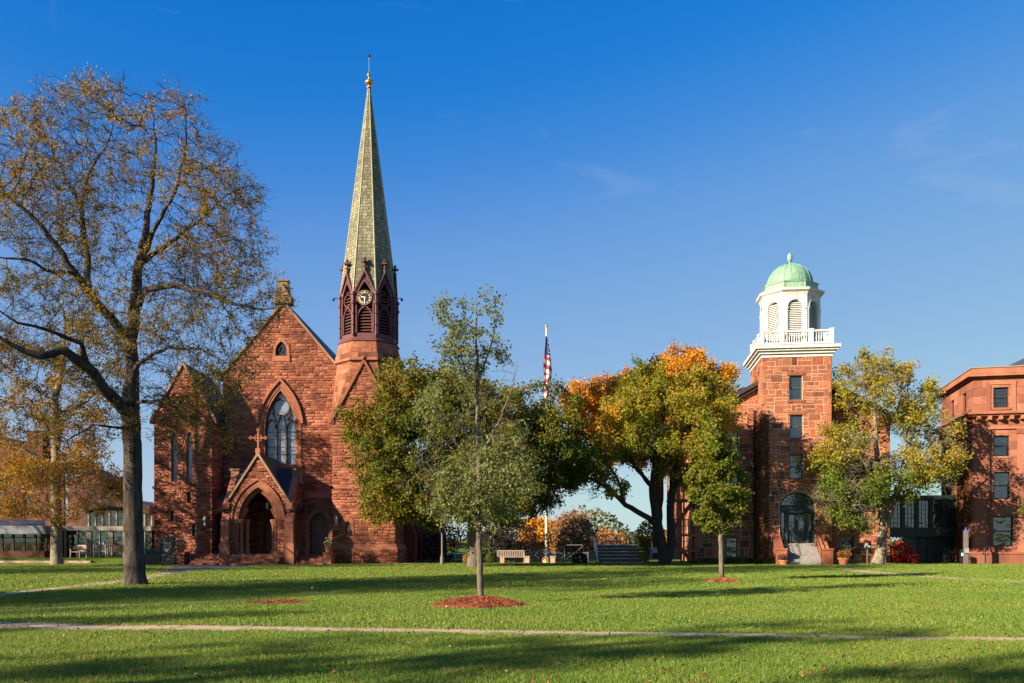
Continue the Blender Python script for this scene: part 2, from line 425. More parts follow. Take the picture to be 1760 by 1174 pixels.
# south hall
M['hall'] = mat_stone('hall_brownstone', [(0, (.17, .065, .04)), (.2, (.29, .098, .052)), (.55, (.385, .128, .062)), (.85, (.45, .17, .085)), (1, (.32, .14, .08))], bump=.6, grain=.4, bscale=10)
M['hall_mortar'] = mat_plain('hall_pale_mortar', (.50, .37, .26), .95, .25, 4, bump=.3)
M['hall_trim'] = mat_stone('hall_trim', [(0, (.30, .10, .055)), (1, (.38, .14, .075))], bump=.3, grain=.25)
M['white'] = mat_plain('white_paint', (.57, .56, .53), .6, .2, 4.0, streak=.2)
M['copper'] = mat_plain('verdigris_copper', (.19, .33, .22), .6, .42, 6.0, bump=.1, streak=.18)
M['copper_seam'] = mat_plain('verdigris_seam', (.12, .30, .21), .6, .2, 3)
M['teal'] = mat_plain('dark_teal_paint', (.022, .04, .046), .45, .2, 3)
M['sash'] = mat_plain('sash_grey_green', (.05, .06, .055), .5, .2, 3)
M['steps'] = mat_plain('granite_steps', (.21, .20, .195), .85, .3, 3, bump=.2)
M['roofdark'] = mat_plain('dark_roof_trim', (.035, .028, .025), .8, .3, 3)
# right hall
M['ashlar'] = mat_stone('smooth_sandstone', [(0, (.23, .085, .052)), (.5, (.32, .12, .071)), (1, (.39, .16, .10))], bump=.3, grain=.2, stain=.38, bscale=30)
M['ashlar_joint'] = mat_plain('sandstone_joint', (.17, .065, .04), .95, .2, 4)
M['copper_green_dark'] = mat_plain('bridge_green_paint', (.012, .022, .020), .4, .25, 3)
M['concrete'] = mat_plain('concrete', (.46, .33, .225), .9, .2, 2.0, bump=.15, bscale=60)
M['asphalt'] = mat_plain('asphalt', (.10, .095, .10), .95, .25, 3.0, bump=.2, bscale=80)
M['terracotta'] = mat_plain('terracotta', (.46, .16, .07), .75, .2, 4)
M['teak'] = mat_plain('weathered_teak', (.33, .25, .20), .8, .25, 5)
M['metal'] = mat_plain('galvanised_metal', (.42, .43, .45), .45, .15, 5, metal=.5)
M['brownwood'] = mat_plain('brown_stained_wood', (.30, .105, .05), .7, .25, 4)
M['grey_metal'] = mat_plain('grey_fascia', (.14, .16, .19), .5, .12, 2)
M['cream'] = mat_plain('cream_frame', (.25, .225, .18), .6, .15, 3)
M['brick_brown'] = mat_stone('brown_brick', [(0, (.10, .045, .03)), (1, (.17, .075, .05))], bump=.3)
M['amber'] = mat_plain('amber_interior', (.34, .13, .05), .6, .3, 3)  # plain amber for the room behind the low wing's panes
M['red'] = mat_plain('red_paint', (.55, .03, .03), .5, .1)
M['sign_black'] = mat_plain('sign_black', (.02, .022, .024), .4, .2)
M['paper'] = mat_plain('white_print', (.78, .78, .76), .6, .03)
M['grey_post'] = mat_plain('grey_post_paint', (.13, .115, .11), .5, .15, 3)
M['mulch'] = mat_stone('red_mulch', [(0, (.13, .036, .016)), (.5, (.32, .09, .035)), (1, (.48, .17, .07))], bump=.8, grain=.5)
# ================================================================ ground
def mat_lawn():
    m, t, b, _ = new_mat('lawn_turf')
    g = N(t, 'ShaderNodeNewGeometry')
    n1 = N(t, 'ShaderNodeTexNoise', Scale=.12, Detail=5.0, Roughness=.6); n2 = N(t, 'ShaderNodeTexNoise', Scale=9.0, Detail=6.0, Roughness=.75); n3 = N(t, 'ShaderNodeTexNoise', Scale=45.0, Detail=3.0)
    for n in (n1, n2, n3): t.links.new(g.outputs['Position'], n.inputs['Vector'])
    r1 = ramp(t, [(.35, (.075, .14, .02)), (.65, (.12, .165, .028))], n1.outputs[0])
    r2 = ramp(t, [(.3, (.6, .62, .6)), (.7, (1.3, 1.25, 1.2))], n2.outputs[0]); mx = N(t, 'ShaderNodeMixRGB', blend_type='MULTIPLY', Fac=.8)
    t.links.new(r1.outputs[0], mx.inputs[1]); t.links.new(r2.outputs[0], mx.inputs[2]); t.links.new(mx.outputs[0], b.inputs['Base Color'])
    b.inputs['Roughness'].default_value = 1.0; b.inputs['Specular IOR Level'].default_value = .1
    bp = N(t, 'ShaderNodeBump', Strength=.9, Distance=.08); ad = N(t, 'ShaderNodeMath', operation='ADD')
    t.links.new(n2.outputs[0], ad.inputs[0]); t.links.new(n3.outputs[0], ad.inputs[1]); t.links.new(ad.outputs[0], bp.inputs['Height']); t.links.new(bp.outputs[0], b.inputs['Normal'])
    return m
M['lawn'] = mat_lawn()
def ground_poly(name, pts, z, mat, kind='structure'):
    m = MB(); m.add([(x, y, z) for x, y in pts], [tuple(range(len(pts)))]); o = m.build(name, mat); o['kind'] = kind; return o
ground_poly('ground', [(-2500, -600), (2500, -600), (2500, 5000), (-2500, 5000)], 0.0, M['lawn'])
def gp(x, y): d = ground_d(y); return Vector((px(x, d), d))
PATHS = []                                    # polylines (centre, half width) that the grass keeps clear of
def path(name, pts, half, mat, slab=None, z=.012, label=None):
    pts = [Vector(p) for p in pts]
    PATHS.append((pts, half))
    L_, Rr = [], []
    for i, p in enumerate(pts):
        d = (pts[min(i + 1, len(pts) - 1)] - pts[max(i - 1, 0)]).normalized(); n = Vector((-d.y, d.x)); hw = half if not isinstance(half, (list, tuple)) else half[i]
        L_.append(p + n * hw); Rr.append(p - n * hw)
    m = MB()
    for i in range(len(pts) - 1): m.add([(L_[i].x, L_[i].y, .004), (Rr[i].x, Rr[i].y, .004), (Rr[i + 1].x, Rr[i + 1].y, .004), (L_[i + 1].x, L_[i + 1].y, .004)], [(0, 1, 2, 3)])
    o = m.build(name, M['asphalt'] if slab else mat); o['kind'] = 'structure'
    if slab:
        rr = random.Random(3)
        for i in range(len(pts) - 1):
            ln = (pts[i + 1] - pts[i]).length; k = max(1, int(round(ln / slab)))
            for j in range(k):
                t0, t1 = (j + .008) / k, (j + 1 - .008) / k
                q = [L_[i].lerp(L_[i + 1], t0), Rr[i].lerp(Rr[i + 1], t0), Rr[i].lerp(Rr[i + 1], t1), L_[i].lerp(L_[i + 1], t1)]
                zz = [z + rr.uniform(-.003, .005) for _ in q]
                MB().add([(p.x, p.y, .002) for p in q] + [(p.x, p.y, a) for p, a in zip(q, zz)], [(4, 5, 6, 7), (0, 1, 5, 4), (1, 2, 6, 5), (2, 3, 7, 6), (3, 0, 4, 7)], rr.random()).build('slab', mat, o)
    return o
path('front_path', [gp(-260, 1070) + Vector((0, .0)), gp(0, 1076), gp(180, 1080), gp(420, 1081), gp(640, 1084), gp(900, 1088), gp(1200, 1092), gp(1500, 1097), gp(1800, 1101), gp(2100, 1105)], [.62, .62, .6, .46, .36, .33, .33, .33, .33, .33], M['concrete'], 1.5)
path('chapel_path', [gp(-200, 1046), gp(0, 1023), gp(120, 1010), gp(230, 997), gp(290, 985)], .55, M['concrete'], 1.6)
path('chapel_walk', [gp(290, 985), gp(330, 978), gp(385, 972.5)], [.8, 1.5, 4.0], M['asphalt'])
path('cross_path', [gp(-150, 1058), gp(0, 1050), gp(130, 1044), gp(390, 1034), gp(520, 1022), gp(600, 1016)], .26, M['concrete'], 1.6)
path('hall_path', [gp(1440, 976.5), gp(1500, 985), gp(1580, 991), gp(1660, 996), gp(1800, 1002)], [.9, .8, .7, .7, .7], M['concrete'], 1.6)
path('hall_walk', [gp(1120, 976), gp(1200, 976.5), gp(1300, 975), gp(1440, 975.5), gp(1500, 976)], .5, M['asphalt'])
path('terrace_walk', [Vector((-40, 57.0)), Vector((-26, 57.0)), Vector((-12.4, 57.2))], .9, M['asphalt'])
# ================================================================ chapel
def bars_pane(B, F, hole, depth, mat, name='pane', parent=None):
    m = MB(); k = len(hole); m.add([F.p(u, v, -depth) for u, v in hole], [tuple(range(k))])
    return m.build(name, mat, parent or B.root)
def surround(B, F, line, wdt, n0, n1, mat, name='window_surround', parent=None):
    m = MB(); m.band(F, line, offset_line(line, wdt), n0, n1); return m.build(name, mat, parent or B.root)
def octa(ap, z, c, rot=0.0):                 # eight corners of an octagon with a flat side to the front
    r = ap / math.cos(math.pi / 8)
    return [Vector((c[0] + r * math.cos(rot + math.pi / 8 + math.pi / 4 * i), c[1] + r * math.sin(rot + math.pi / 8 + math.pi / 4 * i), z)) for i in range(8)]
def octa_ring(m, prof, c, rot=0.0):          # prof: list of (apothem, z)
    vs = []
    for ap, z in prof: vs += octa(ap, z, c, rot)
    k = len(prof)
    fs = [(i * 8 + j, i * 8 + (j + 1) % 8, (i + 1) * 8 + (j + 1) % 8, (i + 1) * 8 + j) for i in range(k - 1) for j in range(8)]
    fs += [tuple(range(7, -1, -1)), tuple(range((k - 1) * 8, k * 8))]
    return m.add(vs, fs)
def tri_frame(pts):                          # frame and 2D polygon for a flat face given by 3D corners, u level
    pts = [Vector(p) for p in pts]
    n = Vector((0, 0, 0))
    for i in range(1, len(pts) - 1): n += (pts[i] - pts[0]).cross(pts[i + 1] - pts[0])
    n.normalize(); U = Vector((0, 0, 1)).cross(n)
    if U.length < 1e-4: U = Vector((1, 0, 0))
    U.normalize(); V = n.cross(U)
    F = Frame(pts[0], U, V, n)
    return F, [((p - pts[0]).dot(U), (p - pts[0]).dot(V)) for p in pts]

M['brown_step'] = mat_stone('brownstone_step', [(0, (.22, .085, .055)), (1, (.33, .13, .085))], bump=.3, grain=.35)
def chapel():
    L = Loc(0, 0, 0)
    root = thing('chapel', 'red brownstone Gothic chapel with tall green slate spire and clock', 'chapel', (-16.5, 63, 0))
    B = Building(root, M['chapel'], M['chapel_mortar'])
    T = M['chapel_trim']
    # ---- left stair tower
    D = 61.0; F = L.front(D); x0, x1 = px(265, D), px(365, D); xc = (x0 + x1) / 2; ze, za = 10.3, 13.9
    holes = []
    for a, b in ((294.5, 305), (320.5, 331)):
        holes.append(arch_line(px(a, D), px(b, D), pz(828, D), pz(757, D), pz(742, D), 4))
    for cx_, y0, y1, wd in ((325, 864, 845, 6.5), (296.5, 896, 876, 6), (334, 921, 900, 6.5)):
        holes.append(arch_line(px(cx_ - wd / 2, D), px(cx_ + wd / 2, D), pz(y0, D), pz(y1 + 4.5, D), pz(y1, D), 3))
    holes.append(arch_line(px(308, D), px(318, D), pz(702, D), pz(694, D), pz(684, D), 4))
    gab = [(x0, 0), (x1, 0), (x1, ze), (xc, za), (x0, ze)]
    B.wall('wall', F, [gab], holes)
    for i, h in enumerate(holes):
        w_ = surround(B, F, h, .10 if i in (2, 3, 4) else .16, -.05, .03, T)
        bars_pane(B, F, h, .22, M['glass'] if i > 1 else M['stained'], parent=w_)
        u0, u1 = h[0][0], h[-1][0]
        MB().prism(F, rect(u0 - .15, u1 + .15, h[0][1] - .14, h[0][1]), -.1, .09).build('window_sill', T, w_)
    B.wall('wall', L.right(x1, D), [rect(0, 2.05, 0, ze)], (), back=.2)
    B.wall('wall', L.left(x0, D + 5.5), [rect(0, 5.5, 0, ze)], (), back=.2)
    for s in (0, 1):
        m = MB(); xa, xb = (x0 - .28, xc) if s == 0 else (x1 + .28, xc); dz = .28 * (za - ze) / (xc - x0)
        q = [(xa, ze - dz), (xb, za), (xb, za + .3), (xa, ze - dz + .3)]
        m.prism(F, ccw(q), -.25, .12); m.build('gable_coping', M['coping'], root)
        m = MB(); q = [(xa, ze - dz + .02), (xb, za + .02), (xb, za + .2), (xa, ze - dz + .2)]
        m.prism(F, ccw(q), -6.0, -.252); m.build('tower_roof', M['slate'], root)
    MB().box(L, x0 - .1, x1 + .1, D - .1, D + 1.9, 5.26, 5.42).build('string_course', T, root)
    m = MB(); m.prism(F, [(x0 - .13, 0), (x1 + .13, 0), (x1 + .13, .95), (x0 - .13, .95)], -.3, .12)
    m.add([F.p(x0 - .13, .95, .12), F.p(x1 + .13, .95, .12), F.p(x1, 1.12, .0), F.p(x0, 1.12, .0)], [(0, 1, 2, 3)]); 
    # ---- nave gable front
    D = 63.0; F = L.front(D); nl, nr, na = -20.87, -12.13, -16.5; zn, zt = 13.55, 18.74
    wl = arch_line(px(456, D), px(508, D), pz(798, D), pz(737, D), pz(671, D), 9)
    tl = arch_line(px(474, D), px(493, D), pz(612, D), pz(603, D), pz(587, D), 5)
    door = arch_line(px(452, D), px(482, D), .7, 2.5, 3.9, 6)
    gable = [(nl, 0), (nr, 0), (nr, zn), (na, zt), (nl, zn)]
    B.wall('wall', F, [gable], [wl, tl, door])
    sw = surround(B, F, wl, .14, -.3, .04, T); MB().band(F, offset_line(wl, .16), offset_line(wl, .42), -.1, .08).build('window_surround', T, sw)
    top = offset_line(wl, .44)[1:-1]; k = len(top)
    MB().band(F, top[1:k - 1], offset_line(top, .16)[1:k - 1], -.05, .20).build('hood_mould', T, sw)
    MB().prism(F, rect(wl[0][0] - .5, wl[-1][0] + .5, wl[0][1] - .32, wl[0][1] - .02), -.3, .18).build('window_sill', T, sw)
    bars_pane(B, F, wl, .36, M['stained'], 'pane', sw)
    # tracery: three lancets under a rose
    m = MB(); u0, u1 = wl[0][0], wl[-1][0]; wv = (u1 - u0); cu = (u0 + u1) / 2
    cz = pz(699, D); rr = 14.5 * D / FOC
    for i in range(24):
        a, b = 2 * math.pi * i / 24, 2 * math.pi * (i + 1) / 24
        m.bar(F.p(cu + rr * math.cos(a), cz + rr * math.sin(a), -.26), F.p(cu + rr * math.cos(b), cz + rr * math.sin(b), -.26), .11, .14, up=F.N)
    z0 = wl[0][1]; th = wv / 3
    for i in (1, 2): m.bar(F.p(u0 + th * i, z0, -.26), F.p(u0 + th * i, pz(737, D), -.26), .10, .16, up=F.N)
    for i in range(3):
        al = arch_line(u0 + th * i + .02, u0 + th * (i + 1) - .02, pz(740, D), pz(737, D), pz(712 if i == 1 else 720, D), 5)
        for a, b in zip(al[:-1], al[1:]): m.bar(F.p(*a, -.26), F.p(*b, -.26), .075, .14, up=F.N)
    for sg in (-1, 1):
        pts = [(cu + sg * th * .5, pz(738, D)), (cu + sg * th * .62, pz(722, D)), (cu + sg * (rr + .03), pz(708, D))]
        for a, b in zip(pts[:-1], pts[1:]): m.bar(F.p(*a, -.26), F.p(*b, -.26), .08, .14, up=F.N)
    for zz in np.linspace(z0 + .75, pz(742, D), 4): m.bar(F.p(u0, zz, -.33), F.p(u1, zz, -.33), .03, .03, up=F.N)
    m.build('tracery', M['lead'], sw)
    ts = surround(B, F, tl, .2, -.3, .07, T); bars_pane(B, F, tl, .25, M['glass'], 'pane', ts)
    MB().prism(F, rect(tl[0][0] - .24, tl[-1][0] + .24, tl[0][1] - .4, tl[0][1]), -.2, .10).build('window_sill', T, ts)
    m = MB(); cu2 = (tl[0][0] + tl[-1][0]) / 2
    for i in range(3):
        a = math.pi / 2 + i * 2 * math.pi / 3
        for j in range(8):
            t1, t2 = 2 * math.pi * j / 8, 2 * math.pi * (j + 1) / 8; cc = (cu2 + .17 * math.cos(a), pz(604, D) + .17 * math.sin(a))
            m.bar(F.p(cc[0] + .15 * math.cos(t1), cc[1] + .15 * math.sin(t1), -.18), F.p(cc[0] + .15 * math.cos(t2), cc[1] + .15 * math.sin(t2), -.18), .05, .08, up=F.N)
    m.build('tracery', M['lead'], ts)
    for s in (-1, 1):
        xe = na + s * (na - nl + .30); ze = zn - .30 * (zt - zn) / (na - nl)
        m = MB(); m.prism(F, ccw([(xe, ze), (na, zt), (na, zt + .26), (xe, ze + .22)]), -.35, .14); m.build('gable_coping', M['coping'], root)
        m = MB(); m.prism(F, ccw([(xe, ze + .02), (na, zt + .02), (na, zt + .3), (xe, ze + .28)]), -38, -.352); m.build('nave_roof', M['slate'], root)
    # gable-top stone with its own little gable
    m = MB(); zb = pz(523, D)
    m.box(L, na - .66, na + .62, D - .3, D + .6, zb, zb + .55)
    m.prism(F, [(na - .55, zb + .55), (na + .51, zb + .55), (na - .02, zb + 1.45)], -.6, .34)
    vs = [L.p(na + a, D + b, z) for a, b, z in ((-.5, -.2, zb + .5), (.46, -.2, zb + .5), (.46, .5, zb + .5), (-.5, .5, zb + .5), (-.33, -.12, pz(484, D)), (.29, -.12, pz(484, D)), (.29, .42, pz(484, D)), (-.33, .42, pz(484, D)))]
    m.add(vs, [(0, 1, 5, 4), (1, 2, 6, 5), (2, 3, 7, 6), (3, 0, 4, 7), (4, 5, 6, 7)])
    m.box(L, na - .42, na + .38, D - .2, D + .5, pz(484, D), pz(481, D)); m.build('gable_finial', M['coping'], root)
    # side walls, aisle and its buttresses
    B.wall('wall', L.front(63.15), [rect(-25.0, -20.86, 0, 10.2)], (), stones=False)
    B.wall('nave_side', L.right(nr, D), [rect(2.5, 38, 0, zn)], (), stones=False)
    B.wall('nave_side', L.left(nl, D + 38), [rect(0, 38, 0, zn)], (), stones=False)
    B.wall('rear_wall', Frame(L.p(nr, D + 38, 0), -L.u, (0, 0, 1), L.v), [[(0, 0), (nr - nl, 0), (nr - nl, zn), ((nr - nl) / 2, zt), (0, zn)]], (), stones=False)
    B.wall('aisle_wall', L.right(-8.3, 65.3), [rect(0, 35, 0, 5.6)], [arch_line(2 + 4.4 * i, 3.6 + 4.4 * i, 1.6, 3.6, 4.8, 4) for i in range(8)], course=.24, wid=(.5, 1.0))
    m = MB(); m.add([(-8.0, 65.3, 5.5), (-8.0, 100.3, 5.5), (nr, 100.3, 9.2), (nr, 65.3, 9.2), (-8.0, 65.3, 5.62), (-8.0, 100.3, 5.62), (nr, 100.3, 9.32), (nr, 65.3, 9.32)],
        [(3, 2, 1, 0), (4, 5, 6, 7), (0, 1, 5, 4), (0, 4, 7, 3), (1, 2, 6, 5)]); m.build('aisle_roof', M['slate'], root)
    for i in range(8):
        MB().prism(Frame((0, 66.4 + 4.4 * i, 0), (1, 0, 0), (0, 0, 1), (0, -1, 0)), [(-8.3, 0), (-7.3, 0), (-7.3, 2.2), (-7.7, 3.0), (-7.7, 4.0), (-8.3, 5.0)], -.3, .3).build('buttress', M['chapel_mortar'], root)
        h = arch_line(2 + 4.4 * i, 3.6 + 4.4 * i, 1.6, 3.6, 4.8, 4); bars_pane(B, L.right(-8.3, 65.3), h, .2, M['glass'])
    # ---- clock tower: square stage, broaches, octagon
    c = (-10.35, 63.2); h = 2.2; D = c[1] - h; zs, za = 10.06, 14.1
    F = L.front(D); gp = lambda a: [(a - h, 0), (a + h, 0), (a + h, zs), (a, za), (a - h, zs)]
    slit = arch_line(px(595, D), px(601.5, D), pz(917, D), pz(901, D), pz(895, D), 3)
    B.wall('wall', F, [gp(c[0])], [slit], back=.1); ss = surround(B, F, slit, .28, -.1, .05, T); bars_pane(B, F, slit, .2, M['glass'], 'pane', ss)
    B.wall('wall', L.right(c[0] + h, D), [gp(h)], (), back=.1)
    B.wall('wall', L.left(c[0] - h, D + 2 * h), [gp(h)], (), back=.1)
    for Fx, cc in ((F, c[0]), (L.right(c[0] + h, D), h), (L.left(c[0] - h, D + 2 * h), h)):
        m = MB()
        for s in (-1, 1):
            m.prism(Fx, ccw([(cc + s * (h + .1), zs - .25), (cc, za - .06), (cc, za + .32), (cc + s * (h + .1), zs + .1)]), -.12, .14)
        m.build('gablet_coping', T, root)
        MB().ball(Fx.p(cc, za + .28, .1), .17, 8).build('gablet_knob', T, root)
        MB().box(None, 0, 0, 0, 0, 0, 0) if False else None
        m = MB(); m.prism(Fx, rect(cc - h - .1, cc + h + .1, 5.26, 5.42), -.1, .1); m.build('string_course', T, root)
        m = MB(); k0, k1 = cc - h - .2, cc + h + .2
        B.wall('plinth', Frame(Fx.p(0, 0, .2), Fx.U, Fx.V, Fx.N), [rect(k0, k1, 0, 1.05)], (), back=.3)
        m.add([Fx.p(k0, 1.05, .25), Fx.p(k1, 1.05, .25), Fx.p(k1 - .18, 1.42, .02), Fx.p(k0 + .18, 1.42, .02), Fx.p(k0, .98, .25), Fx.p(k1, .98, .25), Fx.p(k0, .98, .1), Fx.p(k1, .98, .1)], [(0, 1, 2, 3), (4, 5, 1, 0), (6, 7, 5, 4)]); m.build('plinth_moulding', T, root)
    ap = 2.13; O = octa(ap, za, c)
    for i in range(4):                        # four corner broaches
        a = -3 * math.pi / 4 + i * math.pi / 2; sx, sy = (1 if math.cos(a) > 0 else -1), (1 if math.sin(a) > 0 else -1)
        C = Vector((c[0] + sx * h, c[1] + sy * h, zs)); ax_ = Vector((c[0], c[1] + sy * h, za)); ay_ = Vector((c[0] + sx * h, c[1], za))
        t8 = math.tan(math.pi / 8); bx_ = Vector((c[0] + sx * ap * t8, c[1] + sy * ap, za)); by_ = Vector((c[0] + sx * ap, c[1] + sy * ap * t8, za))
        for tri in ((C, ax_, bx_), (C, bx_, by_), (C, by_, ay_)):
            ctr = sum(tri, Vector()) / 3; Fq, pq = tri_frame(tri)
            if Fq.N.dot(ctr - Vector((c[0], c[1], ctr.z))) < 0: Fq, pq = tri_frame(tri[::-1])
            B.wall('broach', Fq, [pq], (), style='flat', course=.42, wid=(.5, 1.0), gap=.02, back=.05, proud=(.004, .02))
    for i in range(8):
        o1, o2 = octa(2.13, 12.2, c), octa(2.13, 14.2, c)
        Fq, pq = tri_frame([o1[i], o1[(i + 1) % 8], o2[(i + 1) % 8], o2[i]]); B.wall('drum', Fq, [pq], (), course=.3, wid=(.4, .8), back=.05)
    m = MB(); octa_ring(m, [(2.15, 14.15), (2.34, 14.25), (2.34, 14.36), (2.28, 14.45)], c); m.build('drum_moulding', T, root)
    for i in range(8):
        o1, o2 = octa(2.28, 14.43, c), octa(2.0, 15.65, c)
        Fq, pq = tri_frame([o1[i], o1[(i + 1) % 8], o2[(i + 1) % 8], o2[i]]); B.wall('drum_splay', Fq, [pq], (), style='flat', course=.41, wid=(.45, .8), gap=.022, back=.05, proud=(.004, .02))
    m = MB(); octa_ring(m, [(2.0, 15.62), (2.1, 15.66), (2.1, 15.74), (1.98, 15.84)], c); m.build('belfry_base', M['maroon'], root)
    # ---- belfry
    ap = 1.86; z0, ze, zg = 15.8, 19.05, 20.62; fw = 2 * ap * math.tan(math.pi / 8); slat_me = None
    for i in range(8):
        a = math.pi / 4 * i; n = Vector((math.cos(a), math.sin(a), 0)); U = Vector((0, 0, 1)).cross(n)
        F = Frame((c[0] + n.x * ap, c[1] + n.y * ap, 0), U, (0, 0, 1), n)
        vis = n.y < .3 
        hole = arch_line(-.55, .55, 16.25, 18.4, 19.85, 6)
        poly = [(-fw / 2, z0), (fw / 2, z0), (fw / 2, ze), (0, zg), (-fw / 2, ze)]
        wo = B.wall('belfry_wall', F, [poly], [hole], stones=False, mortar=M['maroon'], reveal=.3, back=.05)
        MB().band(F, arch_line(-.55, .55, 16.25, 18.4, 19.85, 6), arch_line(-.66, .66, 16.25, 18.4, 20.05, 6), -.05, .06).build('arch_moulding', M['maroon'], wo)
        m = MB(); m.add([F.p(-.66, 15.84, .1), F.p(.66, 15.84, .1), F.p(.55, 16.32, -.25), F.p(-.55, 16.32, -.25)], [(0, 1, 2, 3)]); m.build('sloping_sill', M['maroon'], wo)
        bars_pane(B, F, hole, .42, M['dark_in'], 'louver_backing', wo)
        m = MB()
        for s in (-1, 1):
            m.prism(F, ccw([(s * fw / 2, ze - .12), (0, zg - .12), (0, zg + .12), (s * (fw / 2 + .06), ze + .0)]), -.12, .13)
        m.build('gablet_coping', M['maroon'], wo)
        apex3 = F.p(0, zg + .1, 0); back3 = Vector((c[0], c[1], zg + .1)) + n * (ap * .62)
        m = MB(); m.add([F.p(-fw / 2, ze, -.05), apex3, F.p(0, zg + .06, -.85), F.p(-fw / 2, ze, -.3), F.p(fw / 2, ze, -.05), F.p(fw / 2, ze, -.3)], [(0, 1, 2, 3), (4, 5, 2, 1)]); m.build('gablet_roof', M['slate_green'], wo)
        # finial
        m = MB(); m.lathe(F.p(0, zg, .02), [(.10, -.05), (.10, .25), (.16, .28), (.07, .34), (.06, .5), (.2, .56), (.2, .64), (.06, .7), (.12, .84), (.02, .98)], 8)
        for s in (-1, 1): m.ball(F.p(s * .19, zg + .62, .02), .09, 6); m.ball(F.p(0, zg + .62, .02 + s * .19), .09, 6)
        m.build('finial', M['maroon_dark'], wo)
        if vis:
            if slat_me is None:
                m = MB(); Fi = Frame((0, 0, 0), (1, 0, 0), (0, 0, 1), (0, -1, 0))
                m.add([(-.54, -.0, 0), (.54, -.0, 0), (.54, .22, .17), (-.54, .22, .17), (-.54, 0, .035), (.54, 0, .035), (.54, .22, .205), (-.54, .22, .205)], [(3, 2, 1, 0), (4, 5, 6, 7), (0, 1, 5, 4), (1, 2, 6, 5), (2, 3, 7, 6), (3, 0, 4, 7)])
                slat_me = m.mesh('louver_slat', M['maroon_dark'])
            Mt = Matrix((U, -n, Vector((0, 0, 1)))).transposed().to_4x4()
            front = abs(a - 1.5 * math.pi) < .1
            for j in range(15):
                zz = 16.4 + j * .215
                if zz > 19.3 or (front and zz > 18.15): break
                half = .54 if zz < 18.4 else .54 * max(.12, 1 - ((zz - 18.35) / 1.45) ** 1.35)
                Mx = Mt.copy(); Mx.translation = F.p(0, zz, -.10)
                place('louver_slat', slat_me, Mx @ Matrix.Diagonal((half / .54, 1, 1, 1)), wo)
            m = MB()
            for q in range(20):               # tracery: circle above a small pointed arch
                t1, t2 = 2 * math.pi * q / 20, 2 * math.pi * (q + 1) / 20
                m.bar(F.p(.44 * math.cos(t1), 18.62 + .44 * math.sin(t1), -.06), F.p(.44 * math.cos(t2), 18.62 + .44 * math.sin(t2), -.06), .07, .1, up=n)
            al = arch_line(-.5, .5, 16.3, 17.35, 18.15, 5)
            for p1, p2 in zip(al[:-1], al[1:]): m.bar(F.p(*p1, -.05), F.p(*p2, -.05), .08, .1, up=n)
            m.build('belfry_tracery', M['maroon'], wo)
        # corner shaft with rings
        a2 = a + math.pi / 8; r2 = ap / math.cos(math.pi / 8) + .09
        m = MB(); b0 = (c[0] + r2 * math.cos(a2), c[1] + r2 * math.sin(a2), 0)
        m.lathe(b0, [(.02, 16.0), (.09, 16.1), (.075, 16.3), (.075, 16.75), (.115, 16.8), (.075, 16.86), (.075, 17.55), (.115, 17.6), (.075, 17.66), (.08, 18.2), (.14, 18.32), (.16, 18.46), (.09, 18.52), (.09, 18.85), (.15, 18.95), (.15, 19.1), (.05, 19.15)], 8)
        m.build('corner_shaft', M['maroon'], root, smooth=False)
        if n.y < -.9:
            # clock
            cl = MB(); cz = pz(512, c[1] - ap); cr_ = .50
            cl.lathe((0, 0, 0), [(cr_, 0), (cr_, .06), (cr_ * .98, .07)], 32)
            Mc = Matrix((U, n.cross(U) * -1, n)).transposed().to_4x4() if False else Matrix((U, Vector((0, 0, 1)), n)).transposed().to_4x4(); Mc.translation = F.p(0, cz, .02)
            co = place('clock', cl.mesh('clock_face', M['black']), Mc, wo)
            rim = MB()
            for q in range(32):
                t1, t2 = 2 * math.pi * q / 32, 2 * math.pi * (q + 1) / 32
                rim.bar(F.p(cr_ * math.cos(t1), cz + cr_ * math.sin(t1), .09), F.p(cr_ * math.cos(t2), cz + cr_ * math.sin(t2), .09), .045, .06, up=n)
            rim.build('clock_rim', M['gold'], co)
            num = ['XII', 'I', 'II', 'III', 'IV', 'V', 'VI', 'VII', 'VIII', 'IX', 'X', 'XI']; gm = mat_plain('clock_gilt', (.75, .66, .42), .5, .05)
            for q, s_ in enumerate(num):
                t = math.pi / 2 - q * math.pi / 6; d_ = Vector((math.cos(t), math.sin(t))); t_ = Vector((d_.y, -d_.x)); m = MB()
                wid_ = {'I': .045, 'V': .085, 'X': .085}; tot = sum(wid_[ch] for ch in s_); off = -tot / 2
                def seg(o1, o2):
                    p1 = d_ * .31 + t_ * o1; p2 = d_ * .43 + t_ * o2
                    m.bar(F.p(p1.x, cz + p1.y, .095), F.p(p2.x, cz + p2.y, .095), .026, .01, up=n)
                for ch in s_:
                    w2 = wid_[ch]; mid = off + w2 / 2
                    if ch == 'I': seg(mid, mid)
                    elif ch == 'V': seg(mid, mid - .028); seg(mid, mid + .028)
                    else: seg(mid - .028, mid + .028); seg(mid + .028, mid - .028)
                    off += w2
                m.build('numeral', gm, co)
            for t, ln, wd in ((-math.pi / 2, .40, .05), (math.pi / 2 - R(285), .26, .06)):
                m = MB(); m.bar(F.p(-math.cos(t) * .08, cz - math.sin(t) * .08, .11), F.p(math.cos(t) * ln, cz + math.sin(t) * ln, .11), wd, .012, up=n); m.build('clock_hand', M['paper'], co)
    m = MB(); octa_ring(m, [(1.3, 15.9), (1.3, 20.6)], c); m.build('belfry_core', M['dark_in'], root)
    # floodlight arms
    for s in (-1, 1):
        m = MB(); m.bar((c[0] + s * 1.9, c[1] - .5, 19.0), (c[0] + s * 2.45, c[1] - .6, 19.02), .04); m.ball((c[0] + s * 2.45, c[1] - .6, 18.9), .11, 6); m.build('floodlight', M['black'], root)
